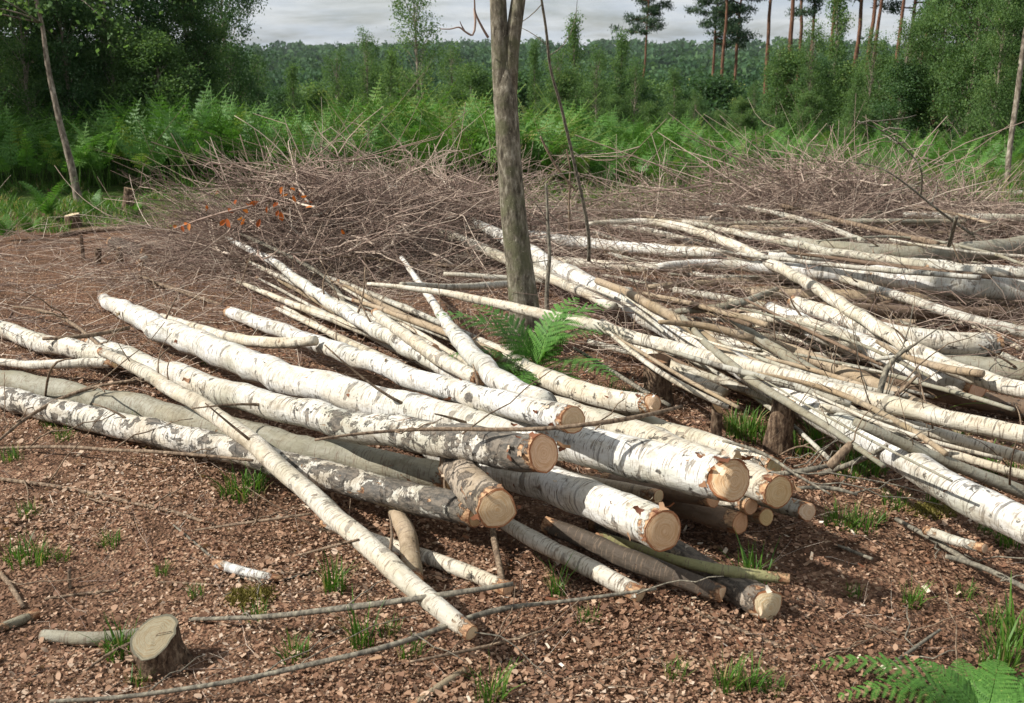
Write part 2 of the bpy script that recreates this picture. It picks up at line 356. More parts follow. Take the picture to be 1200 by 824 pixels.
M_FERN = leaf_mat('bracken_frond', [(0.0, (0.040, 0.095, 0.016)), (0.5, (0.085, 0.205, 0.036)), (0.82, (0.15, 0.285, 0.055)), (0.93, (0.27, 0.31, 0.08)), (1.0, (0.33, 0.21, 0.09))], 0.30, 0.5, 0.25)
M_GRASS = leaf_mat('grass_blade', [(0.0, (0.030, 0.085, 0.010)), (0.6, (0.085, 0.185, 0.025)), (0.9, (0.16, 0.25, 0.05)), (1.0, (0.34, 0.28, 0.12))], 0.3, 0.5, 0.3)
M_RUST = leaf_mat('withered_orange_leaf', [(0.0, (0.26, 0.055, 0.012)), (0.6, (0.46, 0.12, 0.025)), (1.0, (0.55, 0.22, 0.06))], 0.3, 0.6, 0.2)
M_MOSS = leaf_mat('moss_cushion', [(0.0, (0.10, 0.085, 0.02)), (0.6, (0.20, 0.17, 0.045)), (1.0, (0.30, 0.25, 0.09))], 0.1, 0.9, 0.1)

# ------------------------------------------------------------------ ground
gx = np.concatenate([-np.geomspace(2600, 7.2, 46), np.linspace(-7, 7, 113), np.geomspace(7.2, 2600, 46)])
gy = np.concatenate([-np.geomspace(60, 1.2, 12), np.linspace(-1, 14, 121), np.geomspace(14.2, 4200, 90)])
GX, GY = np.meshgrid(gx, gy)
GZ = gh(GX, GY)
I = np.arange(GX.size).reshape(GX.shape)
ground = mk('ground', np.stack([GX, GY, GZ], -1), np.stack([I[:-1, :-1], I[:-1, 1:], I[1:, 1:], I[1:, :-1]], -1).reshape(-1, 4), M_GROUND, loc=(0, 0, 0))
tag(ground, kind='structure')

# ------------------------------------------------------------------ logs and poles
KIND = {  # tint, black patches, dark rings
 'white': ((0.69, 0.675, 0.635), 0.30, 0.85), 'ringed': ((0.64, 0.61, 0.54), 0.50, 1.0), 'rough': ((0.58, 0.55, 0.49), 0.80, 0.9), 'cream': ((0.60, 0.555, 0.465), 0.32, 0.75),
 'grey': ((0.30, 0.285, 0.225), 0.12, 0.2), 'tan': ((0.37, 0.29, 0.20), 0.28, 0.5), 'brown': ((0.19, 0.13, 0.088), 0.40, 0.2), 'dark': ((0.085, 0.066, 0.05), 0.35, 0.1),
 'moss': ((0.27, 0.26, 0.125), 0.30, 0.25), 'pale': ((0.52, 0.495, 0.425), 0.40, 0.8), 'scaly': ((0.36, 0.30, 0.235), 0.85, 0.3)}
PLACED = []          # dense axis samples of what is already stacked: (points, radii)
def settle(pts, h0=0.0, h1=0.0, k=0.0, n=26, sink=0.93):
    """rest a stem on the ground and on the stems below it; the axis keeps its traced line"""
    C = catmull(np.array(pts, float), n)
    if len(pts) >= 4:
        tt = np.linspace(0, 1, n); g = 3 if len(pts) > 5 else 2
        for c_ in (0, 1): C[:, c_] = 0.35 * C[:, c_] + 0.65 * np.polyval(np.polyfit(tt, C[:, c_], g), tt)
    px, py, d = C[:, 0], C[:, 1], C[:, 2]
    t = np.linspace(0, 1, n); a, b = h0, h1
    r = d * 0.5 * 4.0 / F
    if PLACED:
        Q = np.concatenate([p for p, _ in PLACED]); QR = np.concatenate([q for _, q in PLACED])
    for it in range(60):
        h = a * (1 - t) + b * t
        for _ in range(2):
            p = unproj(px, py, h + r * 0.96, k)
            r = d * 0.5 * ((p - CAM) @ FWD) / F
        if not PLACED: break
        dh = np.hypot(p[:, None, 0] - Q[None, :, 0], p[:, None, 1] - Q[None, :, 1]); RR = (r[:, None] + QR[None]) * sink
        need = np.where(dh < RR, Q[None, :, 2] + np.sqrt(np.maximum(RR ** 2 - dh ** 2, 0)) - p[:, None, 2], -1).max(1)
        i = int(np.argmax(need)); v = need[i]
        if v < 0.004: break
        w = t[i]; q = (1 - w) ** 2 + w * w; v = min(v, 0.06)
        a += v * (1 - w) / q; b += v * w / q
    def test(a_, b_):
        h = a_ * (1 - t) + b_ * t
        p_ = unproj(px, py, h + r * 0.96, k); r2 = d * 0.5 * ((p_ - CAM) @ FWD) / F
        if not PLACED: return p_, r2, -1
        dh = np.hypot(p_[:, None, 0] - Q[None, :, 0], p_[:, None, 1] - Q[None, :, 1]); RR = (r2[:, None] + QR[None]) * sink
        return p_, r2, np.where(dh < RR, Q[None, :, 2] + np.sqrt(np.maximum(RR ** 2 - dh ** 2, 0)) - p_[:, None, 2], -1).max()
    for step in (0.04, 0.015):
        for _ in range(8):
            done = True
            for da, db in ((0, step), (step, 0)):
                if a - da < h0 - 1e-6 or b - db < h1 - 1e-6: continue
                p2, r2, v = test(a - da, b - db)
                if v < 0.006: a -= da; b -= db; p, r = p2, r2; done = False
            if done: break
    return p, r, a, b
def cut_end(parent, P, R, I, V, sides, which, notch, wood):
    T, N, B = frames(P)
    row = 0 if which == 0 else len(P) - 1
    c = P[row]; t = T[row] * (1 if which else -1); n, b = N[row], B[row]
    fr = [0.0, 0.4, 0.75, 0.94, 1.0]; rim = V[I[row]] - c
    vs = [c + t * notch(0, 0)]; cf = [(0, 0, 0)]
    for f in fr[1:]:
        for j in range(sides):
            u, w = rim[j].dot(n) * f, rim[j].dot(b) * f
            vs.append(c + n * u + b * w + t * (notch(u, w) + (1 - f) * 0.004)); cf.append((u, w, f))
    tri = [(0, 1 + j, 1 + (j + 1) % sides) for j in range(sides)]
    q = []
    for k in range(len(fr) - 2):
        for j in range(sides):
            a0 = 1 + k * sides + j; a1 = 1 + k * sides + (j + 1) % sides
            q.append((a0, a0 + sides, a1 + sides, a1))
    if which == 0: tri = [x[::-1] for x in tri]; q = [x[::-1] for x in q]
    o = mk('cut_face', vs, [np.array(tri), np.array(q)], M_WOOD, parent, attrs={'cf': np.array(cf)}, smooth_=False)
    o['wood'] = wood; o['rim'] = (0.34, 0.14, 0.06)
    return o
def flap(parent, c, t, nrm, side, size, seed):
    """a curl of torn bark standing off the stem"""
    r_ = np.random.default_rng(seed); vs = []; m_ = 5
    w = size * r_.uniform(0.5, 1.0); l = size * r_.uniform(0.8, 1.6); curl = r_.uniform(0.5, 1.6)
    for i in range(m_):
        f = i / (m_ - 1); ang = curl * f
        for j in (-1, 1):
            vs.append(c + t * (l * math.sin(ang) / max(curl, .1)) + nrm * (0.002 + l * (1 - math.cos(ang)) / max(curl, .1)) + side * j * w * 0.5 * (1 - 0.5 * f + 0.2 * r_.normal()))
    q = [(2 * i, 2 * i + 1, 2 * i + 3, 2 * i + 2) for i in range(m_ - 1)]
    o = mk('bark_flap', vs, np.array(q), M_FLAP, parent, attrs={'rnd': np.full(len(vs), r_.uniform())})
    return o
M_FLAP = leaf_mat('torn_birch_bark', [(0.0, (0.10, 0.035, 0.018)), (0.4, (0.22, 0.09, 0.045)), (0.6, (0.42, 0.26, 0.15)), (0.8, (0.58, 0.48, 0.36)), (1.0, (0.70, 0.66, 0.58))], 0.05, 0.7, 0.2)
NLOG = [0]; STEMS = []
def stem(label, kind, pts, ends='1', h=(0, 0), k=0.0, cat='log', name='birch_log', group=None, notch=0.0, flaps=0, stubs=0, wood=(0.66, 0.46, 0.27), sink=0.93, mat=None, irr=None, tilt=0.12, free=False, butt=0.15):
    NLOG[0] += 1; sd = 1000 + NLOG[0]; r_ = np.random.default_rng(sd)
    if free:
        C = catmull(np.array(pts, float), 26); t = np.linspace(0, 1, 26)
        hh = np.interp(t, np.linspace(0, 1, len(h)), h); p = unproj(C[:, 0], C[:, 1], hh, k); r = C[:, 2] * 0.5 * ((p - CAM) @ FWD) / F
    else:
        p, r, a_, b_ = settle(pts, h[0], h[1], k, sink=sink)
    L = np.linalg.norm(np.diff(p, axis=0), axis=1).sum(); rm = r.max()
    n = int(np.clip(L / 0.05, 10, 130))
    s = np.concatenate([[0], np.cumsum(np.linalg.norm(np.diff(p, axis=0), axis=1))]); S = np.linspace(0, L, n)
    P = np.stack([np.interp(S, s, p[:, i]) for i in range(3)], -1); R = np.interp(S, s, r)
    for _ in range(2): P[1:-1] = 0.25 * P[:-2] + 0.5 * P[1:-1] + 0.25 * P[2:]
    wn = r_.normal(size=(n, 3)); kk = np.exp(-np.linspace(-2, 2, 9) ** 2); kk /= kk.sum()
    wn = np.stack([np.convolve(wn[:, c_], kk, 'same') for c_ in range(3)], -1); P = P + wn * (R * 0.22)[:, None] * np.minimum(1, np.minimum(np.arange(n), np.arange(n)[::-1]) / 4)[:, None]
    if not free: PLACED.append((P.copy(), R.copy()))
    # knots
    for _ in range(int(L * 1.5)):
        i = r_.integers(2, n - 2); R = R * (1 + r_.uniform(0.03, 0.10) * np.exp(-((np.arange(n) - i) / 0.9) ** 2))
    sides = 20 if rm > 0.05 else 12 if rm > 0.02 else 8
    ir = irr if irr is not None else {'rough': 0.05, 'scaly': 0.075, 'brown': 0.05, 'dark': 0.07}.get(kind, 0.042)
    phi = 0.75 + 0.3 * r_.normal(); tl = tilt * r_.uniform(-1, 1); cph, sph = math.cos(phi), math.sin(phi)
    Re = R[-1]
    def nf(u, w):
        d = u * cph + w * sph
        return tl * d + 0.05 * (u * sph - w * cph) - (max(0.0, d - Re * 0.30) * notch)
    th = np.linspace(0, 2 * np.pi, sides, endpoint=False)
    off = np.array([nf(Re * math.cos(a), Re * math.sin(a)) for a in th])
    off -= 0.0
    V, Fc, bk, fe, I = tube(P, R, sides, ir, (('0' not in ends), ('1' not in ends)), off1=np.minimum(off, 0.0) if '1' in ends else None, seed=sd)
    o = mk(name, V, Fc, mat or M_BARK, attrs={'bk': bk, 'fe': fe if ends else fe + 1, 'ta': np.clip(bk[:, 2] / max(L, 0.01), 0, 1)})
    tn, pa, rg = KIND[kind]; j = r_.uniform(0.93, 1.05)
    o['tint'] = tuple(x * j for x in tn); o['patch'] = float(np.clip(pa + 0.08 * r_.normal(), 0, 1)); o['ring'] = rg; o['butt'] = butt
    tag(o, label, cat, group); STEMS.append((o, P[len(P) // 2], P, label))
    wd = tuple((0.6 * x + 0.4 * y) * r_.uniform(0.94, 1.06) for x, y in zip(wood, (0.74, 0.60, 0.42)))
    if '1' in ends: cut_end(o, P, R, I, V, sides, 1, lambda u, w: min(0.0, nf(u, w)), wd)
    if '0' in ends: cut_end(o, P, R, I, V, sides, 0, lambda u, w: 0.0, wd)
    T, N, B = frames(P)
    for q in range(int(flaps * 2.4)):
        i = n - 1 - int(abs(r_.normal()) * 1.6) if q % 3 else r_.integers(2, n - 1)
        i = int(np.clip(i, 1, n - 1)); a = r_.uniform(-1.9, 1.9)
        nr = math.cos(a) * N[i] + math.sin(a) * B[i]; sdv = np.cross(T[i], nr)
        dr = T[i] * r_.choice([-1, 1]) + sdv * r_.normal() * 0.6; dr /= np.linalg.norm(dr)
        flap(o, P[i] + nr * (R[i] * 0.99), dr, nr, np.cross(dr, nr), rm * r_.uniform(0.14, 0.5), sd * 31 + q)
    for q in range(stubs):
        i = r_.integers(2, n - 2); a = r_.uniform(-1.3, 1.3); nr = math.cos(a) * N[i] + math.sin(a) * B[i]
        dr = nr + T[i] * r_.uniform(-1.2, -0.3); dr /= np.linalg.norm(dr); l = r_.uniform(0.04, 0.28) * (1 if rm > .03 else 1.6)
        m_ = 6; f = np.linspace(0, 1, m_)[:, None]; bend = r_.normal(size=3) * 0.25 * l
        Pp = P[i] + nr * R[i] * 0.8 + dr * l * f + bend * f * f
        rr_ = min(R[i] * r_.uniform(0.10, 0.22), 0.007); V2, F2, b2, f2, _ = tube(Pp, rr_ * (1 - 0.6 * f[:, 0]), 6, 0.05, seed=sd + q)
        mk('branch_stub', V2, F2, M_STICK, o)
    return o

# ---- the stack with its sawn ends: lowest stems first
stem('sawn grey-brown log lying on the leaf litter, pale notched end, lowest of the stack', 'scaly', [(700, 612, 30), (800, 655, 34), (903, 712, 40)], notch=0.9, flaps=5, wood=(0.80, 0.66, 0.46))
stem('thin mossy yellow-green stem beside the lowest notched log', 'moss', [(700, 628, 13), (785, 655, 13), (850, 668, 14), (925, 679, 13)], ends='1', name='birch_pole', cat='pole')
stem('dark rotten log with splintered pale tip under the sawn stack', 'dark', [(640, 615, 20), (735, 652, 24), (795, 676, 23), (848, 697, 18)], ends='1', wood=(0.62, 0.42, 0.24), notch=0.8, flaps=2, irr=0.1)
stem('greenish-cream pole sticking out low under the big sawn log', 'cream', [(560, 590, 16), (615, 628, 19), (690, 666, 22), (750, 698, 21)], ends='1')
stem('thin dark upright stick propped under the scaly sawn log', 'brown', [(576, 615, 8), (590, 688, 8)], ends='', name='broken_stick', cat='stick', mat=M_STICK, h=(0.07, 0))
stem('thin white pole poking out under the black-patched log', 'cream', [(380, 610, 12), (440, 635, 15), (515, 655, 17), (595, 692, 18)], name='birch_pole', cat='pole', stubs=2)
stem('short red-brown stub of wood under the thin pale pole', 'tan', [(462, 592, 20), (480, 640, 23), (486, 682, 22)], ends='1', notch=0.7, wood=(0.60, 0.36, 0.17), flaps=3)
stem('log with black-patched white bark lying on the ground below the grey log', 'rough', [(0, 462, 26), (70, 484, 28), (150, 497, 30), (250, 520, 32), (340, 550, 34), (450, 575, 36), (560, 600, 38)], ends='1', butt=0.3, stubs=3)
stem('thin grey-brown pole between the grey log and the black-patched log', 'tan', [(235, 505, 8), (330, 530, 11), (430, 560, 12), (530, 588, 13)], ends='1', name='birch_pole', cat='pole')
stem('smooth olive-grey log under the ringed white log', 'grey', [(-30, 443, 28), (60, 458, 30), (140, 474, 32), (250, 502, 33), (350, 525, 35), (440, 543, 36), (530, 562, 34)], ends='1')
stem('short scaly brown log with broad sawn end, on the black-patched log', 'scaly', [(533, 546, 40), (555, 570, 43), (583, 597, 47)], ends='1', h=(0.08, 0.10), flaps=4, wood=(0.72, 0.50, 0.29))
stem('shaded log end with orange cut, deep under the big triangular-ended log', 'brown', [(690, 566, 24), (780, 590, 26), (868, 613, 27)], ends='1', h=(0.02, 0.10), wood=(0.62, 0.34, 0.15))
stem('small round-ended log under the sawn stack beside the shaded orange end', 'tan', [(740, 560, 18), (830, 585, 19), (898, 606, 22)], ends='1', h=(0.02, 0.12), wood=(0.68, 0.42, 0.2))
stem('small log with peeling white bark, resting on the small round-ended log', 'cream', [(700, 545, 16), (800, 572, 18), (880, 594, 20)], ends='1', h=(0.02, 0.16), flaps=4, wood=(0.68, 0.42, 0.2))
stem('splintered pale slab of wood poking out behind the round sawn end', 'pale', [(820, 565, 16), (900, 588, 20), (948, 600, 22)], ends='1', h=(0.02, 0.12), notch=1.2, flaps=4, wood=(0.72, 0.58, 0.42))
stem('short pale log wedged between the two broad sawn logs', 'tan', [(600, 545, 14), (690, 566, 16), (772, 582, 17)], ends='1', h=(0.05, 0.16), wood=(0.62, 0.46, 0.3))
stem('dark short log with reddish end, wedged beside the short pale log', 'brown', [(710, 562, 20), (775, 574, 21), (836, 585, 21)], ends='1', h=(0.05, 0.18), wood=(0.5, 0.27, 0.13))
stem('stout white sawn log jutting lowest of the big three, ragged red bark at its end', 'white', [(480, 505, 38), (560, 536, 42), (650, 570, 45), (720, 598, 48), (778, 623, 50)], ends='1', h=(0.02, 0.22), flaps=9, wood=(0.74, 0.52, 0.29), notch=0.25)
stem('sawn log with round tan end and ring of red bark, behind the triangular-ended log', 'cream', [(540, 447, 26), (640, 478, 30), (740, 508, 34), (830, 543, 38), (913, 577, 41)], ends='1', h=(0.1, 0.22), flaps=6, wood=(0.70, 0.50, 0.30))
stem('slender cream log with small sawn end, rearmost of the stack', 'cream', [(560, 430, 16), (650, 458, 19), (720, 480, 21), (800, 511, 23), (908, 547, 24)], ends='1', h=(0.05, 0.2), flaps=4, wood=(0.62, 0.44, 0.27))
stem('long thick white log tapering far back, ending in a triangular sawn face', 'white', [(122, 348, 13), (150, 368, 22), (180, 386, 29), (250, 411, 33), (350, 449, 36), (450, 474, 40), (560, 500, 45), (700, 530, 49), (800, 550, 51), (860, 563, 53)], ends='01', h=(0.02, 0.33), notch=1.1, flaps=12, stubs=3, wood=(0.72, 0.53, 0.31))
stem('ringed white log with black scaly butt and round sawn end', 'ringed', [(108, 402, 19), (160, 422, 25), (220, 447, 29), (300, 472, 32), (400, 496, 36), (500, 513, 41), (580, 525, 44), (637, 531, 46)], ends='1', h=(0.0, 0.26), butt=0.75, flaps=8, stubs=2, wood=(0.74, 0.54, 0.31))
stem('torn split-ended cream log just below the fern', 'cream', [(560, 405, 18), (613, 428, 22), (667, 455, 25), (720, 468, 27), (768, 474, 25)], ends='1', h=(0.05, 0.24), notch=1.3, flaps=10, wood=(0.70, 0.46, 0.26))
rf = np.random.default_rng(35)
for i in range(15):
    kd = ['pale', 'cream', 'tan'][i % 3]; x = rf.uniform(235, 430); y = 300 + (x - 235) * 0.25 + rf.uniform(-22, 45); L = rf.uniform(130, 260); sl = rf.normal(0.47, 0.07); w = rf.uniform(6, 13); b1 = rf.normal() * 5
    stem({'pale': 'slender whitish pole', 'cream': 'slender cream pole', 'tan': 'slender tan pole'}[kd] + ' running from the sawn stack back into the brash', kd, [(x, y, w * 0.4), (x + L * .35, y + sl * L * .35 + b1, w * .75), (x + L * .7, y + sl * L * .7 + b1, w), (x + L, y + sl * L, w * 1.1)], '1', (0.02, 0.02), 0.2, name='birch_pole', cat='pole', group='slender ' + kd + ' poles running back into the brash', stubs=3)
stem('white pole from the brash passing beneath the round-ended top log', 'white', [(262, 281, 6), (322, 303, 9), (350, 332, 12), (395, 361, 14), (440, 388, 17), (500, 418, 19), (560, 450, 20), (610, 472, 20)], ends='', k=0.35, name='birch_pole', cat='pole', stubs=4)
stem('short cream side limb lying against the white pole from the brash', 'cream', [(440, 367, 11), (475, 393, 14), (520, 424, 17), (562, 445, 18)], ends='0', k=0.2, name='birch_pole', cat='pole')
stem('white pole with thin bent tip, ending under the fern', 'white', [(470, 302, 5), (490, 330, 7), (508, 356, 9), (520, 374, 13), (545, 407, 22), (585, 444, 26), (640, 474, 28)], ends='', k=0.35, name='birch_pole', cat='pole', stubs=2)
stem('white log on top of the stack with small round sawn end', 'white', [(268, 366, 14), (330, 387, 18), (400, 412, 22), (470, 437, 25), (560, 465, 29), (640, 486, 32), (670, 492, 33)], ends='1', h=(0.0, 0.38), flaps=5, stubs=4, wood=(0.72, 0.52, 0.30))
stem('thin crooked cream pole along the upper edge of the long thick log', 'cream', [(190, 372, 7), (230, 384, 11), (280, 397, 13), (325, 403, 14), (370, 398, 12)], ends='', name='birch_pole', cat='pole', stubs=2)
stem('white pole end leaning on the start of the ringed log', 'ringed', [(-20, 380, 19), (40, 398, 21), (90, 411, 22), (140, 421, 20)], ends='', name='birch_pole', cat='pole')
stem('wavy thin cream pole beside the ringed log', 'cream', [(-20, 420, 9), (30, 430, 10), (65, 427, 12), (95, 423, 12), (135, 428, 12)], ends='1', name='birch_pole', cat='pole')
stem('long slim cream pole slanting across the logs down to the leaf litter', 'cream', [(118, 412, 10), (165, 433, 15), (207, 459, 18), (247, 481, 20), (290, 513, 22), (333, 556, 23), (390, 604, 25), (450, 655, 26), (510, 710, 25), (552, 742, 20)], ends='1', name='birch_pole', cat='pole', stubs=5, wood=(0.75, 0.62, 0.45))
# thinner poles and boughs filling the heap, each on top of what lies below it
r_ = np.random.default_rng(33)
def fillers(ids, G_=None):
  for i in ids:
      zone = i % 3
      if zone == 0: x = r_.uniform(620, 1080); y = 232 + r_.uniform(0, 95); L = r_.uniform(150, 330); sl = r_.normal(0.09, 0.09); w = r_.uniform(3.5, 8.5)
      elif zone == 1: x = r_.uniform(740, 1080); y = 335 + r_.uniform(0, 90); L = r_.uniform(110, 260); sl = r_.normal(0.28, 0.15); w = r_.uniform(3.5, 9.5)
      else: x = r_.uniform(660, 1000); y = 330 + (x - 660) * 0.36 + r_.uniform(-20, 40); L = r_.uniform(100, 240); sl = r_.normal(0.36, 0.16); w = r_.uniform(3, 8.5)
      b1 = r_.normal() * 0.04 * L; pts = [(x, y, w * 0.55), (x + L * 0.35, y + sl * L * 0.35 + b1, w * 0.85), (x + L * 0.7, y + sl * L * 0.7 + b1 * 0.8, w), (x + L, y + sl * L, w * 0.95)]
      kd = r_.choice(['tan', 'brown', 'pale', 'pale', 'cream', 'tan', 'grey'])
      stem({'tan': 'thin tan pole', 'brown': 'thin dark brown pole', 'grey': 'thin grey pole', 'pale': 'thin whitish pole', 'cream': 'thin cream pole'}[kd] + ' jumbled among the heaped poles behind the stack', str(kd), pts, '', (0.0, 0.0), 0.55 if zone == 0 else 0.05, name='thin_pole', cat='pole', group='thin ' + str(kd) + ' poles jumbled in the heap', stubs=2)
fillers(range(112))
# ---- the spread of poles behind: lowest first
G = 'poles heaped behind the sawn stack'
R_ = [
 ('dark red-brown rotting log low in the pole heap', 'brown', [(1000, 440, 18), (1067, 449, 21), (1133, 469, 23), (1220, 482, 23)], '0', 0, (0, 0)),
 ('shaded grey log low in the pole heap under the log with the grey sawn end', 'grey', [(1000, 402, 18), (1080, 418, 22), (1220, 440, 24)], '', 0, (0.02, 0)),
 ('brown barked pole at mid height in the heap', 'tan', [(880, 344, 12), (960, 347, 15), (1050, 350, 16), (1220, 353, 16)], '', 0.3, (0, 0)),
 ('second brown pole, in shade under the smooth white log', 'brown', [(960, 361, 14), (1060, 366, 16), (1220, 368, 16)], '', 0.2, (0, 0)),
 ('thin grey-white pole lying farthest back in the heap', 'pale', [(1000, 231, 5), (1090, 229, 7), (1220, 227, 8)], '', 0.5, (0, 0)),
 ('dark log farthest back beside the thin grey-white pole', 'dark', [(1085, 244, 10), (1150, 243, 13), (1220, 246, 14)], '', 0.4, (0, 0)),
 ('cream pole near the back of the heap, beyond the dark log', 'cream', [(930, 262, 5), (1010, 258, 7), (1100, 262, 8), (1220, 258, 9)], '', 0.5, (0, 0)),
 ('pale pole lying level in front of the dark log farthest back', 'pale', [(1060, 252, 7), (1140, 255, 9), (1220, 256, 10)], '', 0.4, (0, 0)),
 ('slim white pole close behind the standing trunk', 'white', [(520, 262, 6), (560, 268, 8), (623, 277, 13), (683, 285, 14), (740, 291, 14), (800, 296, 14), (845, 297, 11)], '', 0.4, (0, 0)),
 ('slim cream pole under the slim white pole behind the trunk', 'cream', [(545, 297, 7), (630, 303, 11), (700, 311, 12), (760, 314, 12), (810, 312, 10)], '', 0.25, (0, 0)),
 ('half-hidden white pole end crossing behind the trunk', 'pale', [(470, 334, 6), (540, 336, 8), (597, 333, 9), (650, 322, 9)], '', 0.25, (0, 0)),
 ('low pale pole reaching under the long cream pole behind the trunk', 'pale', [(520, 320, 5), (590, 327, 7), (660, 330, 8), (740, 342, 9)], '', 0.2, (0, 0)),
 ('white log behind the smooth white log, cut by the frame of the heap', 'ringed', [(900, 300, 9), (1000, 306, 14), (1100, 314, 18), (1230, 325, 21)], '', 0.3, (0.02, 0.02)),
 ('reddish peeled pole in the dim middle of the heap', 'tan', [(760, 337, 6), (810, 332, 8), (870, 329, 8), (920, 326, 7)], '', 0.25, (0, 0)),
 ('pale pole in the dim middle of the heap, below the reddish peeled one', 'pale', [(790, 340, 7), (830, 346, 9), (880, 357, 10), (930, 365, 9)], '', 0.2, (0, 0)),
 ('grey branch lying over the pale pole in the dim middle of the heap', 'grey', [(780, 366, 7), (830, 362, 9), (880, 352, 9), (910, 338, 6)], '', 0.2, (0, 0.03)),
 ('ringed white log with a grey sawn end deep in the pole heap', 'ringed', [(930, 355, 16), (985, 373, 21), (1050, 394, 26), (1110, 400, 28), (1168, 405, 27)], '1', 0.1, (0.02, 0.05)),
 ('dark brown pole slanting down beside the broad white log', 'grey', [(838, 364, 9), (880, 390, 12), (920, 417, 13), (960, 441, 14), (1020, 470, 13)], '', 0.05, (0.02, 0)),
 ('tan pole just in front of the broad white log', 'tan', [(880, 394, 9), (930, 411, 13), (985, 433, 15), (1040, 458, 15), (1110, 488, 14)], '', 0.05, (0.02, 0)),
 ('broad white log with shaded sawn end in the middle of the pole heap', 'white', [(900, 362, 18), (950, 384, 23), (1000, 402, 28), (1060, 427, 31), (1147, 456, 32)], '1', 0.05, (0.05, 0.03)),
 ('cream limb joining the broad white log', 'cream', [(862, 372, 8), (905, 372, 11), (945, 380, 15), (1000, 400, 18)], '', 0.05, (0.06, 0.06)),
 ('thin white pole along the ground in front of the heap', 'pale', [(690, 400, 7), (740, 414, 8), (800, 432, 9), (850, 447, 9), (905, 469, 10)], '', 0, (0, 0)),
 ('slim pole emerging low beside the brown broken stump', 'cream', [(705, 380, 10), (750, 405, 12), (800, 440, 14), (850, 460, 13)], '', 0, (0, 0)),
 ('very long white log from the brash to the front corner of the pole heap', 'white', [(430, 214, 4), (500, 232, 8), (545, 250, 10), (590, 277, 13), (630, 304, 18), (673, 331, 23), (720, 354, 25), (800, 391, 26), (870, 432, 28), (933, 469, 32), (990, 498, 34), (1045, 530, 35), (1100, 566, 37), (1150, 590, 39), (1235, 632, 42)], '', 0.35, (0, 0)),
 ('slim white pole level with the front of the heap, above the grey one', 'cream', [(960, 477, 9), (1033, 491, 12), (1100, 508, 14), (1220, 543, 15)], '', 0, (0, 0)),
 ('smooth grey-green pole lying against the very long white log', 'grey', [(1000, 494, 10), (1045, 513, 13), (1100, 538, 14), (1230, 590, 16)], '', 0, (0, 0)),
 ('thin cream pole beyond the grey-green pole, near the front edge', 'cream', [(1020, 512, 7), (1090, 527, 10), (1220, 562, 12)], '', 0, (0, 0)),
 ('knotted pole crossing under the slim arched pole', 'tan', [(700, 330, 8), (740, 345, 10), (790, 372, 12), (830, 400, 12), (870, 425, 10)], '', 0.1, (0.02, 0.02)),
 ('long cream pole passing behind the trunk towards the corner of the heap', 'cream', [(430, 334, 4), (520, 342, 8), (600, 358, 12), (640, 369, 13), (687, 382, 15), (733, 392, 15), (800, 410, 17), (867, 430, 19), (933, 446, 20), (1000, 463, 21), (1067, 482, 22), (1133, 495, 22), (1230, 517, 23)], '', 0.05, (0, 0)),
 ('slender pole from the brash heap to the middle of the pole heap', 'cream', [(395, 246, 5), (440, 248, 7), (480, 258, 9), (530, 278, 11), (590, 303, 12), (650, 326, 12), (720, 362, 11)], '', 0.45, (0, 0)),
 ('smooth white log with dark knots resting high on the heap', 'white', [(772, 316, 8), (825, 305, 11), (877, 311, 13), (930, 319, 18), (1033, 326, 24), (1100, 333, 25), (1240, 346, 26)], '', 0.3, (0.03, 0.06)),
 ('dark grey-brown bent log lying across the top of the heap', 'grey', [(930, 284, 10), (985, 291, 17), (1033, 297, 20), (1083, 300, 22), (1133, 294, 24), (1230, 284, 25)], '', 0.4, (0.05, 0.08)),
 ('thin pale pole laid along the top of the heap below the dark bent log', 'pale', [(800, 260, 5), (850, 270, 7), (911, 281, 9), (975, 297, 10), (1087, 311, 11), (1220, 323, 11)], '', 0.4, (0.04, 0.04)),
 ('bluish-white pole slanting over the smooth white log', 'pale', [(985, 327, 8), (1053, 347, 11), (1100, 363, 12), (1150, 378, 13), (1230, 396, 14)], '', 0.25, (0.04, 0.04)),
 ('slim arched pole on top of everything, bending down to the corner', 'cream', [(690, 263, 5), (750, 259, 8), (799, 264, 10), (838, 280, 11), (890, 302, 12), (933, 325, 13), (983, 353, 15), (1027, 382, 16), (1060, 405, 18), (1100, 426, 19), (1150, 444, 21), (1230, 463, 21)], '', 0.4, (0.05, 0.05)),
 ('thin dark-tipped pole running level behind the slim arched pole', 'pale', [(617, 248, 5), (700, 261, 6), (780, 275, 8), (840, 291, 7)], '', 0.45, (0.04, 0.04)),
 ('grey leaning pole crossing the front of the heap towards the sawn stump', 'grey', [(800, 372, 7), (830, 406, 9), (865, 433, 10), (905, 462, 10), (950, 488, 9), (1036, 546, 6)], '', 0.05, (0.05, 0)),
]
for lab, kd, pts, en, k, h in R_:
    stem(lab, kd, pts, en, h, k, name='birch_log' if max(p[2] for p in pts) > 19 else 'birch_pole', cat='log' if max(p[2] for p in pts) > 19 else 'pole', group=G, stubs=2 if max(p[2] for p in pts) < 24 else 1,
         wood=(0.42, 0.36, 0.28) if 'grey sawn' in lab else (0.62, 0.46, 0.3))

fillers(range(112, 142))

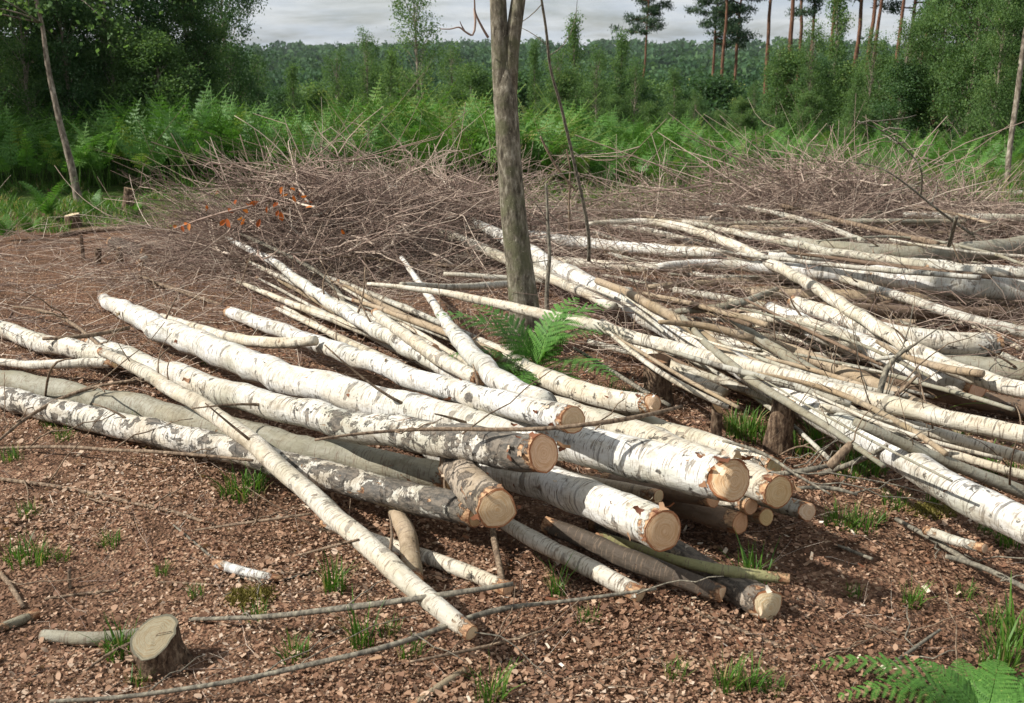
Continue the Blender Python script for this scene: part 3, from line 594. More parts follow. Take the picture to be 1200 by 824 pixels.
def short(lab):
    out = lab.split()[:4]
    for w in lab.split()[4:]:
        if len(out) >= 9: break
        out.append(w)
    while out[-1] in ('the', 'a', 'of', 'in', 'at', 'and', 'with', 'under', 'to', 'on', 'by', 'from', 'its', 'behind', 'beside', 'low', 'very', 'long', 'white', 'smooth', 'slim', 'broad', 'dark', 'sawn', 'grey', 'pole', 'brown') and len(out) > 5: out.pop()
    return ' '.join(out)
big = [t for t in STEMS if 'jumbled' not in t[3] and 'running from the sawn' not in t[3]]
for o_, mid, P_o, lab in STEMS:
    if 'jumbled' in lab or 'running from the sawn' in lab:
        j = min(big, key=lambda t: np.linalg.norm(t[2] - mid, axis=1).min()); kind_ = ' '.join(lab.split()[:3])
        if 'dark brown' in lab: kind_ = 'thin dark brown pole'
        o_['label'] = kind_ + ' lying by the ' + short(j[3]); o_['group'] = 'thin poles by the ' + short(j[3])

# ------------------------------------------------------------------ stumps
def stump(label, px, py_base, py_top, d, wood, name='tree_stump', lean=(0, 0), flare=1.35, seed=0, cutslope=0.15, irr=0.06, h0=0.0, mat=None, hi=None):
    b = unproj(np.array([float(px)]), np.array([float(py_base)]), np.array([h0]))[0]
    dep = (b - CAM) @ FWD; r = d * 0.5 * dep / F
    hgt = (py_base - py_top) * dep / F / math.cos(PITCH)
    n = 9; f = np.linspace(0, 1, n); P = b + np.stack([lean[0] * f, lean[1] * f, -0.04 + (hgt + 0.04) * f], -1)
    R = r * (1 + (flare - 1) * (1 - f) ** 2.2); sides = 22; rr_ = np.random.default_rng(seed)
    o_ang = rr_.uniform(0, 6.28) if hi is None else hi; th = np.linspace(0, 2 * np.pi, sides, endpoint=False)
    T, N, B = frames(P)
    # roots buttress out unevenly
    V, Fc, bk, fe, I = tube(P, R, sides, irr, (False, False), seed=seed)
    V = V.reshape(n, sides, 3)
    but = 1 + 0.35 * np.clip(np.sin(3 * th + o_ang), 0, 1)[None] * (1 - f[:, None]) ** 1.5
    V = P[:, None] + (V - P[:, None]) * but[..., None]
    slope = (np.cos(th - o_ang) * cutslope * r)
    V[-1, :, 2] += slope; V[-2, :, 2] += slope * 0.7
    o = mk(name, V.reshape(-1, 3), Fc, mat or M_STUMP, loc=b, attrs={'bk': bk, 'fe': fe + 1})
    rim = V[-1]; c = rim.mean(0); vs = [c]; cf = [(0, 0, 0)]
    for q in (0.35, 0.7, 0.93, 1.0):
        for j in range(sides):
            vs.append(c + (rim[j] - c) * q + np.array([0, 0, 0.012 * r / 0.06 * rr_.normal() * 0.10 * (1 if q < .95 else 0)])); e = (rim[j] - c) * q; cf.append((e[0], e[1], q))
    tri = [(0, 1 + j, 1 + (j + 1) % sides) for j in range(sides)]
    q = [(1 + k * sides + j, 1 + (k + 1) * sides + j, 1 + (k + 1) * sides + (j + 1) % sides, 1 + k * sides + (j + 1) % sides) for k in range(3) for j in range(sides)]
    cfo = mk('cut_face', vs, [np.array(tri), np.array(q)], M_WOOD, o, attrs={'cf': np.array(cf)}, smooth_=False); cfo['wood'] = wood; cfo['rim'] = tuple(x * 0.45 for x in wood)
    return tag(o, label, 'stump'), P, R
stump('old weathered grey-topped stump on the leaf litter by long thin sticks', 192, 778, 738, 54, (0.25, 0.225, 0.155), lean=(-0.01, -0.02), flare=1.35, seed=3, cutslope=0.4, irr=0.10, hi=2.6)
stump('tall narrow stump with rough brown bark in front of the pole heap', 908, 530, 465, 27, (0.55, 0.42, 0.26), lean=(0.025, 0.0), flare=1.25, seed=5)
stump('crumbling dark stump beside the split-ended log', 768, 474, 420, 30, (0.28, 0.17, 0.10), flare=1.1, seed=6, irr=0.12)
stump('thin snapped peg of a sapling beside the tall narrow stump', 838, 520, 476, 12, (0.6, 0.4, 0.22), name='sapling_stump', flare=1.0, seed=7, irr=0.1, cutslope=1.2)
stump('small pale-topped stump at the foot of the leaning birch', 86, 266, 252, 17, (0.62, 0.52, 0.36), flare=1.1, seed=8)
stump('tilted brown stub under the dark bracken', 149, 246, 222, 12, (0.35, 0.25, 0.16), flare=1.0, lean=(0.05, 0), seed=9)
stump('low cut stub beside the fern sprig at the bracken edge', 162, 254, 246, 11, (0.66, 0.52, 0.34), flare=1.1, seed=10)
stump('short forked peg at the edge of the grass', 113, 309, 291, 8, (0.4, 0.28, 0.18), name='sapling_stump', flare=1.0, lean=(0.03, 0), seed=11)
stump('short dark peg next to the charred log', 141, 308, 291, 7, (0.3, 0.2, 0.13), name='sapling_stump', flare=1.0, seed=12)
stump('thin dark upright peg at the edge of the grass', 98, 304, 276, 4, (0.3, 0.2, 0.13), name='sapling_stump', flare=1.0, seed=13)
stem('charred dark log lying at the edge of the grass', 'dark', [(131, 284, 13), (150, 290, 15), (172, 294, 13)], ends='01', wood=(0.12, 0.08, 0.05))
stem('small white chunk of birch beside the charred log', 'white', [(162, 308, 6), (174, 302, 9)], ends='1', wood=(0.5, 0.4, 0.3))
stem('thin brown pole lying on the grass near the charred log', 'brown', [(70, 276, 5), (110, 270, 6), (180, 265, 5)], ends='', name='fallen_branch', cat='branch', mat=M_STICK)

# ------------------------------------------------------------------ sticks lying about
def stick(label, pts, mat=M_STICK, h=None, twigs=2, name='fallen_branch', cat='branch', group=None, k=0.0, free=False):
    pts = [(a_, b_, c_ * 0.82) for a_, b_, c_ in pts]
    o = stem(label, 'brown', pts, ends='', h=h or (0, 0), k=k, name=name, cat=cat, mat=mat, group=group, irr=0.07, sink=0.8, free=free)
    V = np.array([v.co[:] for v in o.data.vertices]) + np.array(o.location)
    r_ = np.random.default_rng(len(V) * 7 + int(pts[0][0] * 13 + pts[0][1] * 3 + 4000))
    for q in range(twigs):
        i = r_.integers(8, len(V) - 10); c = V[i]; d = V[min(i + 8, len(V) - 1)] - V[i - 8]; d /= np.linalg.norm(d) + 1e-9
        sd = np.array([-d[1], d[0], 0]) * r_.choice([-1, 1]); dr = d * r_.uniform(0.3, 1) + sd * r_.uniform(0.3, 0.8) + np.array([0, 0, r_.uniform(0, 0.45)])
        dr /= np.linalg.norm(dr); l = r_.uniform(0.08, 0.30) * (1 + 0.25 * np.linalg.norm(c - CAM) / 4)
        f = np.linspace(0, 1, 7)[:, None]; Pp = c + dr * l * f + r_.normal(size=3) * 0.2 * l * f * f + r_.normal(size=(7, 3)) * 0.006
        Pp[:, 2] = np.maximum(Pp[:, 2], gh(Pp[:, 0], Pp[:, 1]) + 0.004)
        dd = (c - CAM) @ FWD; V2, F2, b2, f2, _ = tube(Pp, (0.9 + 0.3 * r_.uniform()) * dd / F * (1 - 0.5 * f[:, 0]), 5, 0.05)
        mk('side_twig', V2, F2, mat, o)
    return o
stick('long thin grey branch winding from the old stump across the leaf litter to the stack', [(60, 826, 6), (200, 808, 7), (300, 791, 7), (390, 776, 8), (460, 767, 8), (517, 735, 8), (560, 712, 8), (587, 699, 9), (615, 705, 6), (667, 708, 6), (720, 701, 5), (770, 688, 5)], M_GSTICK, (0.01, 0.03), twigs=6)
stick('straight greyish stick lying from the old stump towards the slanting pole', [(222, 726, 6), (330, 722, 8), (400, 713, 9), (480, 703, 9), (560, 691, 8), (600, 684, 7)], M_GSTICK, twigs=2)
stick('tan stick bending across the litter below the grey log', [(-10, 561, 6), (70, 570, 6), (130, 585, 6), (190, 596, 6), (252, 616, 4)], twigs=4)
stick('thin hooked grey twig over the little white stick', [(203, 617, 3), (235, 640, 4), (265, 665, 5), (297, 687, 5), (340, 675, 4), (372, 672, 4)], M_GSTICK, twigs=2)
stem('little white birch stick lying alone on the litter', 'white', [(253, 660, 12), (290, 672, 11), (330, 678, 8)], ends='0', name='birch_stick', cat='stick')
stem('grey half-buried log behind the old stump', 'grey', [(50, 745, 14), (110, 750, 17), (170, 741, 12)], ends='', cat='log')
stem('grey stub of wood near the half-buried log', 'grey', [(-10, 740, 11), (45, 719, 13)], ends='1', wood=(0.4, 0.3, 0.2), cat='log')
stem('pale snapped stick lying below the stack by a grass tuft', 'tan', [(480, 830, 9), (515, 805, 10), (548, 784, 10)], ends='1', name='birch_stick', cat='stick')
stick('thin twig fork lying past the end of the slanting pole', [(480, 776, 3), (540, 764, 5), (592, 752, 4), (640, 738, 3)], M_STICK, twigs=4)
stick('thin dark twig arching on the litter below the notched log', [(600, 803, 4), (650, 786, 5), (710, 779, 5), (778, 769, 4)], M_STICK, twigs=3)
stick('long straight brown branch reaching from the notched log to the fern', [(790, 708, 4), (830, 722, 6), (880, 744, 6), (930, 763, 7), (980, 780, 6), (1030, 790, 5)], M_STICK, twigs=3)
stick('dark forked stick standing off the litter above the fern', [(1046, 778, 6), (1075, 757, 6), (1102, 738, 4)], M_GSTICK, (0.0, 0.04), twigs=2)
stick('thin branch lying beside the very long white log', [(1050, 608, 6), (1085, 628, 8), (1115, 645, 8), (1150, 668, 6)], M_GSTICK, twigs=2)
stem('short white stick beside the thin branch on the bare litter', 'pale', [(1085, 622, 11), (1120, 634, 12), (1154, 643, 12)], ends='1', name='birch_stick', cat='stick', wood=(0.62, 0.5, 0.34))
stick('grey branch lying towards the corner of the clearing floor', [(1108, 652, 7), (1150, 664, 8), (1215, 696, 8)], M_GSTICK, twigs=2)
stick('small straight stick on bare litter between the stack and the long white log', [(980, 639, 5), (1022, 655, 5)], M_GSTICK, twigs=0, name='twig', cat='twig')
stick('short pale stick near the grass tuft by the forked stick', [(1013, 733, 5), (1045, 740, 6), (1075, 748, 3)], M_STICK, twigs=1)
stick('pair-like dark stick half hidden by the fern', [(1050, 783, 8), (1095, 786, 9), (1150, 790, 8)], M_STICK, twigs=1)
stick('dark thin branch leaning over the grey log and wavy pole', [(0, 516, 4), (32, 488, 5), (80, 462, 5), (120, 452, 4), (168, 443, 3)], M_STICK, (0.01, 0.05), twigs=5)
stick('long thin branch on the litter in front of the black-patched log', [(-10, 527, 4), (80, 522, 5), (128, 528, 5), (200, 531, 5), (297, 539, 4)], M_STICK, twigs=5)
stick('thin branch bending over the start of the ringed log', [(15, 360, 3), (67, 368, 5), (100, 393, 5), (134, 419, 5)], M_STICK, (0.05, 0.12), twigs=3)
stick('straight tan stick behind the start of the ringed log', [(50, 397, 5), (100, 394, 7), (152, 384, 6)], M_STICK, twigs=1)
stick('upright thin dark twig by the wavy pole', [(52, 475, 3), (56, 445, 4), (64, 422, 3), (90, 420, 2)], M_STICK, free=True, h=(0.01, 0.18, 0.30, 0.30), twigs=1, name='twig', cat='twig')
stick('thin bent branch laid across the big sawn logs below the small round end', [(370, 516, 4), (400, 511, 4), (450, 505, 5), (533, 502, 6), (613, 505, 6), (655, 502, 6), (700, 495, 7), (740, 489, 7), (800, 478, 5)], M_STICK, twigs=3)
stick('straight grey stick slanting from the fern to the split-ended log', [(672, 408, 4), (710, 430, 6), (750, 456, 7), (785, 475, 6)], M_GSTICK, twigs=2)
stick('crooked grey bough standing against the pole heap', [(1016, 537, 8), (1020, 492, 10), (1030, 473, 9), (1033, 442, 9), (1046, 418, 7), (1075, 402, 4)], M_GSTICK, free=True, h=(0.01, 0.17, 0.26, 0.36, 0.45, .5), twigs=6, name='leaning_branch')
stick('forked bough lying on grass before the very long white log', [(962, 556, 8), (990, 546, 8), (1018, 535, 8), (1040, 522, 4)], M_GSTICK, twigs=3)
stick('thick short bough lying behind the forked one', [(972, 547, 13), (985, 534, 13), (998, 520, 11)], M_STICK, twigs=1)
stick('thin branch lying between the stack and the tall narrow stump', [(905, 556, 7), (940, 552, 9), (975, 545, 6)], M_GSTICK, twigs=3)
stick('grey twig curving round the foot of the tall narrow stump', [(845, 520, 4), (880, 522, 5), (905, 533, 5), (930, 560, 4), (975, 575, 3)], M_GSTICK, twigs=4)
stick('thin arched twig bowing beside the tall narrow stump', [(910, 536, 2), (930, 524, 3), (950, 522, 3), (965, 540, 2), (972, 552, 2)], M_STICK, free=True, h=(0.01, 0.07, 0.09, 0.05, 0.01), twigs=1, name='twig', cat='twig')
stick('thin pale branch lying behind the round sawn end', [(935, 572, 5), (975, 572, 7), (1005, 580, 4)], M_GSTICK, twigs=2)
stick('splintered orange branch jutting from the pole heap by the crooked bough', [(1018, 492, 9), (1045, 468, 7), (1075, 440, 4)], M_STICK, free=True, h=(0.16, 0.28, 0.38), twigs=3, name='leaning_branch')
stick('small vertical peg of wood standing in the litter', [(82, 690, 5), (81, 668, 5)], M_STICK, free=True, h=(0.0, 0.06), twigs=0, name='twig', cat='twig')
stick('short dark twig lying below the peg of wood', [(52, 702, 4), (95, 696, 5), (138, 692, 4)], M_STICK, twigs=1)
stick('thin twig beneath the little white stick', [(185, 682, 4), (225, 684, 4), (266, 686, 3)], M_STICK, twigs=1)
stick('dark twig lying from the scaly log towards the hooked one', [(225, 622, 3), (280, 614, 4), (365, 602, 4)], M_STICK, twigs=2)
stick('thin stick lying below the black-patched log near the slanting pole', [(345, 652, 3), (390, 640, 4), (420, 632, 3)], M_STICK, twigs=1)
stick('curved brown stick at the litter edge', [(0, 672, 7), (15, 690, 8), (28, 712, 6)], M_STICK, twigs=1)
stick('brown twig bundle stem beside the old stump', [(95, 790, 4), (130, 765, 5), (165, 748, 4)], M_STICK, (0, 0.06), twigs=3)
# branches standing out of the brash and the pole heap
Gb = 'bare branches sticking out of the brash'
stick('bare branch arching high over the brash beside the scrub', [(1000, 141, 1), (1033, 153, 1.5), (1067, 180, 2), (1080, 203, 2.3), (1079, 230, 2.6)], M_GSTICK, free=True, h=(1.2, 1.12, 0.95, 0.8, 0.55), twigs=9, name='arching_branch', group=Gb)
stick('pale branch springing from the pole heap below the arching one', [(997, 190, 1.5), (1033, 197, 2), (1067, 220, 2.5), (1100, 247, 3.2), (1142, 277, 3.8)], M_GSTICK, free=True, h=(0.85, 0.8, 0.65, 0.5, 0.3), twigs=6, name='arching_branch', group=Gb)
stick('long tan branch over the purple brash beyond the slim arched pole', [(829, 225, 4), (900, 237, 6), (960, 251, 7), (1012, 268, 7), (1100, 284, 8)], M_STICK, h=(0.02, 0.02), k=0.6, twigs=6, group=Gb)
stick('short upright stake leaning on the dark bent log', [(1112, 288, 6), (1121, 254, 5)], M_GSTICK, free=True, h=(0.45, 0.66), twigs=0, name='leaning_branch')
stick('pale branch along the top of the rear brash heap', [(345, 253, 4), (392, 241, 6), (430, 246, 6), (490, 256, 5)], M_GSTICK, k=0.9, twigs=5, group=Gb)
stick('grey branch at the rim of the brash near the orange leaves', [(235, 236, 5), (290, 234, 5), (340, 222, 5), (395, 204, 6)], M_GSTICK, k=0.8, twigs=6, group=Gb)
stick('forked branch rising from the brash beside the trunk', [(430, 238, 4), (490, 215, 6), (540, 200, 6), (580, 188, 5)], M_STICK, k=0.9, h=(0.05, 0.05), twigs=5, group=Gb)
stick('curved branch over the brash above the white pole', [(255, 268, 4), (290, 276, 5), (345, 306, 6), (372, 318, 6), (400, 345, 7), (403, 358, 6)], M_GSTICK, k=0.7, h=(0.05, 0.05), twigs=6, group=Gb)
stick('tan root-like branch lying low behind the long thick log', [(162, 322, 4), (195, 336, 6), (230, 347, 6), (260, 358, 4)], M_STICK, k=0.3, twigs=4, group=Gb)
stick('thin dark branch reaching level across the brash', [(360, 298, 3), (430, 303, 4), (500, 309, 4), (560, 318, 3)], M_STICK, k=0.7, h=(0.05, 0.05), twigs=4, group=Gb)

# ------------------------------------------------------------------ the standing tree
def chain(px, zs, y0, y1):
    """path at photo columns/rows for a thing standing at forward distance y0..y1"""
    out = []
    for i, (x, y) in enumerate(px):
        D = y0 + (y1 - y0) * i / max(len(px) - 1, 1); d = rays(np.array([float(x)]), np.array([float(y)]))[0]; t = D / d[1]; out.append(CAM + d * t)
    return np.array(out)
b0 = unproj(np.array([617.]), np.array([412.]), np.array([0.]))[0]; Y0 = b0[1]
tr = empty('standing_tree', b0)
tag(tr, 'upright grey-barked tree with forked trunk standing in the brash', 'tree')
tp = chain([(618, 420), (617, 405), (615, 370), (611, 330), (605, 280), (600, 230), (597, 185), (594, 140), (592, 110), (592, 85), (592, 62)], 0, Y0, Y0)
tw = np.array([66, 50, 38, 33, 30.5, 29.5, 28.5, 28, 28, 23, 6]) * 0.5
tp[0, 2] = gh(tp[0, 0], tp[0, 1]) - 0.03
P_ = catmull(np.column_stack([tp, tw * ((tp - CAM) @ FWD) / F]), 60)
V, Fc, bk, fe, I = tube(P_[:, :3], P_[:, 3], 28, 0.018, seed=77)
mk('trunk', V, Fc, M_TRUNK, tr, attrs={'bk': bk})
top = P_[-1, :3]
limbs = []
for px2, rad, hgt in (([(592, 150), (588, 100), (585, 50), (584, 10), (582, -30), (574, -80), (565, -150)], (0.052, 0.05), 5.6), ([(595, 150), (597, 100), (600, 50), (606, 10), (612, -30), (622, -80), (640, -150)], (0.045, 0.042), 5.2)):
    q = chain(px2, 0, Y0, Y0 + 0.05); q2 = q[-1] + np.array([[0.05 * (1 if px2[-1][0] > 600 else -1) * k, 0.1 * k, 0.45 * k] for k in range(1, 8)])
    q = np.vstack([q, q2]); R = np.linspace(rad[0], 0.02, len(q)); C = catmull(np.column_stack([q, R]), 40)
    V, Fc, _, _, _ = tube(C[:, :3], C[:, 3], 18, 0.018, seed=5); mk('limb', V, Fc, M_TRUNK, tr); limbs.append(C)
# small bare side branch beside the fork
q = chain([(590, 52), (570, 42), (560, 15), (556, -10)], 0, Y0, Y0 - .1)
for pts, r0 in (([(572, 44), (565, 32), (557, 15), (556, 0), (552, -20)], .008), ([(556, 10), (557, 28), (554, 41), (545, 37), (538, 32), (528, 34), (516, 34)], .007), ([(545, 37), (541, 30), (539, 25)], .004)):
    q = chain(pts, 0, Y0 - .05, Y0 - .12); C = catmull(np.column_stack([q, np.linspace(r0, r0 * .4, len(q))]), 20); V, Fc, _, _, _ = tube(C[:, :3], C[:, 3], 6, 0.05); mk('side_branch', V, Fc, M_TWIG, tr, attrs={'rnd': np.full(len(V), 0.35)})
def leaf_cloud(C, n, sig, size, up=0.35, rn=None):
    """n diamond leaves scattered round each centre"""
    rn = rn or rng; M = len(C); c = np.repeat(C, n, 0); sg = np.repeat(np.broadcast_to(sig, (M,)), n)[:, None]
    p = c + rn.normal(size=c.shape) * sg * np.array([1, 1, 0.8])
    nr = rn.normal(size=c.shape) + np.array([0, 0, up]); nr /= np.linalg.norm(nr, axis=1)[:, None]
    a = np.cross(nr, rn.normal(size=c.shape)); a /= np.linalg.norm(a, axis=1)[:, None]; b = np.cross(nr, a)
    s = size * rn.uniform(0.65, 1.35, (len(c), 1))
    V = np.stack([p - a * s * 0.55, p + b * s * 0.36 + nr * s * 0.08, p + a * s * 0.55, p - b * s * 0.36 + nr * s * 0.08], 1)
    I = np.arange(len(c) * 4).reshape(-1, 4)
    rv = np.clip(np.repeat(rn.uniform(0, 1, M), n) * 0.45 + rn.uniform(0, 1, len(c)) * 0.55, 0, 1)
    return V.reshape(-1, 3), I, np.repeat(rv, 4)
cc = []
for C in limbs:
    for k in range(22):
        b_ = C[rng.integers(18, 40), :3]; cc.append(b_ + rng.normal(size=3) * np.array([0.8, 0.8, 0.5]) + [0, 0, 0.9])
V, I4, rv = leaf_cloud(np.array(cc), 110, 0.22, 0.06); mk('crown', V, I4, M_BIRCHLEAF, tr, attrs={'rnd': rv}, smooth_=False)
# dead leaning stem and whip saplings next to the trunk
def whip(label, pts, rpx, y0, y1, mat=M_STICK, twigs=6, seed=1, name='dead_sapling'):
    q = chain(pts, 0, y0, y1); w = np.interp(np.linspace(0, 1, len(q)), np.linspace(0, 1, len(rpx)), rpx) * 0.5 * ((q - CAM) @ FWD) / F
    C = catmull(np.column_stack([q, w]), 40); V, Fc, _, _, _ = tube(C[:, :3], C[:, 3], 8, 0.06, seed=seed)
    o = mk(name, V, Fc, mat); tag(o, label, 'branch'); r_ = np.random.default_rng(seed)
    for _ in range(twigs):
        i = r_.integers(4, 36); l = r_.uniform(0.15, 0.5); dr = r_.normal(size=3) * np.array([1, .6, .6]); dr /= np.linalg.norm(dr); f = np.linspace(0, 1, 8)[:, None]
        Pp = C[i, :3] + dr * l * f + r_.normal(size=3) * 0.3 * l * f * f; V2, F2, _, _, _ = tube(Pp, 0.0035 * (1 - 0.6 * f[:, 0]), 5, 0.05); mk('side_twig', V2, F2, mat, o)
    return o
whip('thin dead stem leaning down across the sky beside the trunk', [(690, 306), (690, 278), (684, 240), (676, 205), (667, 165), (656, 120), (645, 80), (640, 35), (634, -5), (628, -60)], (4.2, 4.2, 3.8, 3.6, 3.2, 2.6), 7.3, 6.4, M_GSTICK, 8, 21)
whip('slim upright sapling stem close behind the trunk', [(641, 385), (641, 340), (644, 300), (642, 260), (640, 215)], (6, 5, 4, 2.5), 6.3, 6.4, M_GSTICK, 5, 22, 'sapling')
whip('short curved twig hanging off the dead leaning stem', [(676, 225), (655, 200), (642, 178), (633, 160)], (2, 3, 3, 2), 7.2, 7.2, M_STICK, 3, 23, 'hanging_twig')
whip('slender bare stem standing in the brash past the trunk', [(668, 275), (667, 240), (668, 200), (664, 175)], (3, 3, 2, 2), 8.6, 8.6, M_STICK, 4, 24, 'sapling')

# ------------------------------------------------------------------ brash: heaps of fine cut twigs
def twig_set(n, region, zmul, lmin, lmax, rmin, rmax, dirs, seed, flat=0.25, lift=0.0):
    r_ = np.random.default_rng(seed); pts = []
    while sum(len(p) for p in pts) < n:
        x = r_.uniform(region[0], region[1], n); y = r_.uniform(region[2], region[3], n); hz = heap(x, y)
        keep = r_.uniform(0, 1, n) < np.clip((hz - 0.10) * 2.6 + region[4], 0, 1)
        pts.append(np.stack([x, y, gh(x, y) + hz * r_.uniform(0, 1, n) ** 0.75 * zmul + lift * r_.uniform(0, 1, n) ** 1.5], -1)[keep])
    p0 = np.concatenate(pts)[:n]
    a = r_.choice(dirs, n) + r_.normal(size=n) * 0.55
    d = np.stack([np.cos(a), np.sin(a), np.abs(r_.normal(size=n)) * flat * 1.2 - 0.04], -1); d /= np.linalg.norm(d, axis=1)[:, None]
    L = r_.uniform(lmin, lmax, n); m = 5; f = np.linspace(0, 1, m)
    bend = r_.normal(size=(n, 3)) * np.array([0.5, 0.5, 0.28]); kink = r_.normal(size=(n, m, 3)) * 0.03
    P = p0[:, None] + d[:, None] * (L[:, None, None] * f[None, :, None]) + bend[:, None] * (L[:, None, None] * (f ** 2)[None, :, None]) + kink * L[:, None, None] * 2
    r0 = r_.uniform(rmin, rmax, n); R = r0[:, None] * (1 - 0.6 * f)[None]
    # side twigs off each main one
    k = 3; Ps = []; Rs = []
    for q in range(k):
        i = r_.uniform(0.1, 0.85, n); idx = np.clip((i * (m - 1)).astype(int), 0, m - 2); w = (i * (m - 1) - idx)[:, None]
        b = P[np.arange(n), idx] * (1 - w) + P[np.arange(n), idx + 1] * w
        dd = d + r_.normal(size=(n, 3)) * 0.5 + np.array([0, 0, 0.08]); dd /= np.linalg.norm(dd, axis=1)[:, None]; l = L * r_.uniform(0.2, 0.55, n); ff = np.linspace(0, 1, 4)
        bb = r_.normal(size=(n, 3)) * 0.4
        Ps.append(b[:, None] + dd[:, None] * (l[:, None, None] * ff[None, :, None]) + bb[:, None] * (l[:, None, None] * (ff ** 2)[None, :, None]))
        Rs.append((r0 * 0.55)[:, None] * (1 - 0.5 * ff)[None])
    out = []
    for P_i, R_i in [(P, R), (np.concatenate(Ps), np.concatenate(Rs))]:
        P_i[..., 2] = np.maximum(P_i[..., 2], gh(P_i[..., 0], P_i[..., 1]) + 0.004)
        V, q = many_tubes(P_i, R_i, 3); rv = np.repeat(np.clip(r_.beta(1.1, 1.5, len(P_i)), 0, 1), P_i.shape[1] * 3); out.append((V, q, rv))
    o = 0; Vs = []; Qs = []; Rv = []
    for V, q, rv in out: Vs.append(V); Qs.append(q + o); Rv.append(rv); o += len(V)
    return np.concatenate(Vs), np.concatenate(Qs), np.concatenate(Rv)
V, q, rv = twig_set(1700, (-2.9, 1.2, 6.2, 10.0, 0.01), 1.05, 0.3, 0.95, 0.0018, 0.0052, [2.4, 2.9, 1.9, 0.5, 3.5, -.3], 41, flat=0.19)
Va, qa, ra = twig_set(300, (-2.2, 1.0, 6.4, 9.8, 0.0), 1.1, 0.45, 1.1, 0.005, 0.010, [2.4, 2.9, 1.9, 0.5, -.4], 46, flat=0.15)
q = np.vstack([q, qa + len(V)]); V = np.vstack([V, Va]); rv = np.concatenate([rv, 0.35 + 0.65 * ra])
tag(mk('brash_heap', V, q, M_TWIG, attrs={'rnd': rv * 0.9}), 'tangled heap of fine purple-brown birch brash behind the sawn stack', 'brash', kind='stuff')
V, q, rv = twig_set(1350, (0.5, 5.0, 7.8, 10.2, 0.01), 1.05, 0.3, 1.0, 0.0018, 0.0050, [2.4, 2.9, 1.7, 0.9, .1], 42, flat=0.2)
Va, qa, ra = twig_set(260, (0.8, 4.9, 8.2, 10.2, 0.01), 1.1, 0.5, 1.3, 0.005, 0.010, [2.4, 2.9, 1.7, 0.9], 47, flat=0.15)
q = np.vstack([q, qa + len(V)]); V = np.vstack([V, Va]); rv = np.concatenate([rv, 0.35 + 0.65 * ra])
tag(mk('brash_heap', V, q, M_TWIG, attrs={'rnd': rv * 0.9}), 'purple-brown birch brash heaped behind the spread of poles', 'brash', kind='stuff')
V, q, rv = twig_set(2900, (-5.0, 0.4, 4.9, 9.4, 0.33), 0.35, 0.25, 0.8, 0.0014, 0.0042, [2.6, 3.1, 0.3, 1.5, -.6], 43, flat=0.06)
tag(mk('scattered_brash', V, q, M_TWIG, attrs={'rnd': rv}), 'loose twigs strewn over the ground round the logs', 'brash', kind='stuff')
V, q, rv = twig_set(1700, (0.3, 4.8, 4.9, 9.0, 0.5), 0.5, 0.25, 0.75, 0.0014, 0.0042, [2.6, 3.1, -.4, 1.5], 44, flat=0.12, lift=0.26)
tag(mk('scattered_brash', V, q, M_TWIG, attrs={'rnd': rv}), 'loose dark twigs strewn between and under the heaped poles', 'brash', kind='stuff')
V, q, rv = twig_set(1200, (-3.2, 3.2, 1.7, 5.6, 0.9), 0.2, 0.03, 0.26, 0.0005, 0.0017, [0, 1, 2, 3, 4, 5], 45, flat=0.03)
tag(mk('scattered_brash', V, q, M_TWIG, attrs={'rnd': rv}), 'fine twigs strewn on the open leaf litter', 'brash', kind='stuff')
# single bare branches that show in the heaps
r_ = np.random.default_rng(50); variants = []
for hi, (x0, x1, y0, y1, nb, lab) in enumerate(((-3.0, 0.6, 7.0, 9.6, 64, 'bare grey-brown branch tangled in the brash heap behind the sawn stack'), (0.9, 4.6, 8.2, 9.8, 44, 'bare grey-brown branch tangled in the brash heap behind the poles'))):
    made = 0
    while made < nb:
        x, y = r_.uniform(x0, x1), r_.uniform(y0, y1); hz = float(heap(x, y))
        if hz < 0.22: continue
        a = r_.choice([2.3, 2.9, 0.7, 1.6]) + 0.5 * r_.normal(); L = r_.uniform(0.6, 1.5); f = np.linspace(0, 1, 12)[:, None]
        d = np.array([math.cos(a), math.sin(a), r_.uniform(-0.08, 0.30)]); P = np.array([x, y, float(gh(x, y)) + hz * r_.uniform(0.55, 1.0)]) + d * (f - 0.3) * L + r_.normal(size=3) * np.array([0.3, 0.3, 0.1]) * L * (f ** 2) + np.cumsum(r_.normal(size=(12, 3)) * 0.012, 0)
        P[:, 2] = np.maximum(P[:, 2], gh(P[:, 0], P[:, 1]) + 0.01); rr_ = r_.uniform(0.005, 0.012)
        V, Fc, _, _, _ = tube(P, rr_ * (1 - 0.7 * f[:, 0]), 6, 0.08, seed=made)
        o = mk('bare_branch', V, Fc, M_TWIG, attrs={'rnd': np.full(len(V), r_.uniform(0.6, 1.0))}); tag(o, lab, 'branch', 'bare branches in the brash ' + ('behind the stack' if hi == 0 else 'behind the poles'))
        for _ in range(r_.integers(2, 5)):
            i = r_.integers(2, 10); dd = d + r_.normal(size=3) * 0.6 + [0, 0, .15]; dd /= np.linalg.norm(dd); l = L * r_.uniform(0.2, 0.5); ff = np.linspace(0, 1, 7)[:, None]
            V2, F2, _, _, _ = tube(P[i] + dd * l * ff + r_.normal(size=3) * 0.25 * l * ff ** 2, rr_ * 0.5 * (1 - 0.6 * ff[:, 0]), 5, 0.05); mk('side_twig', V2, F2, M_TWIG, o, attrs={'rnd': np.full(len(V2), r_.uniform(0.3, 0.9))})
        made += 1
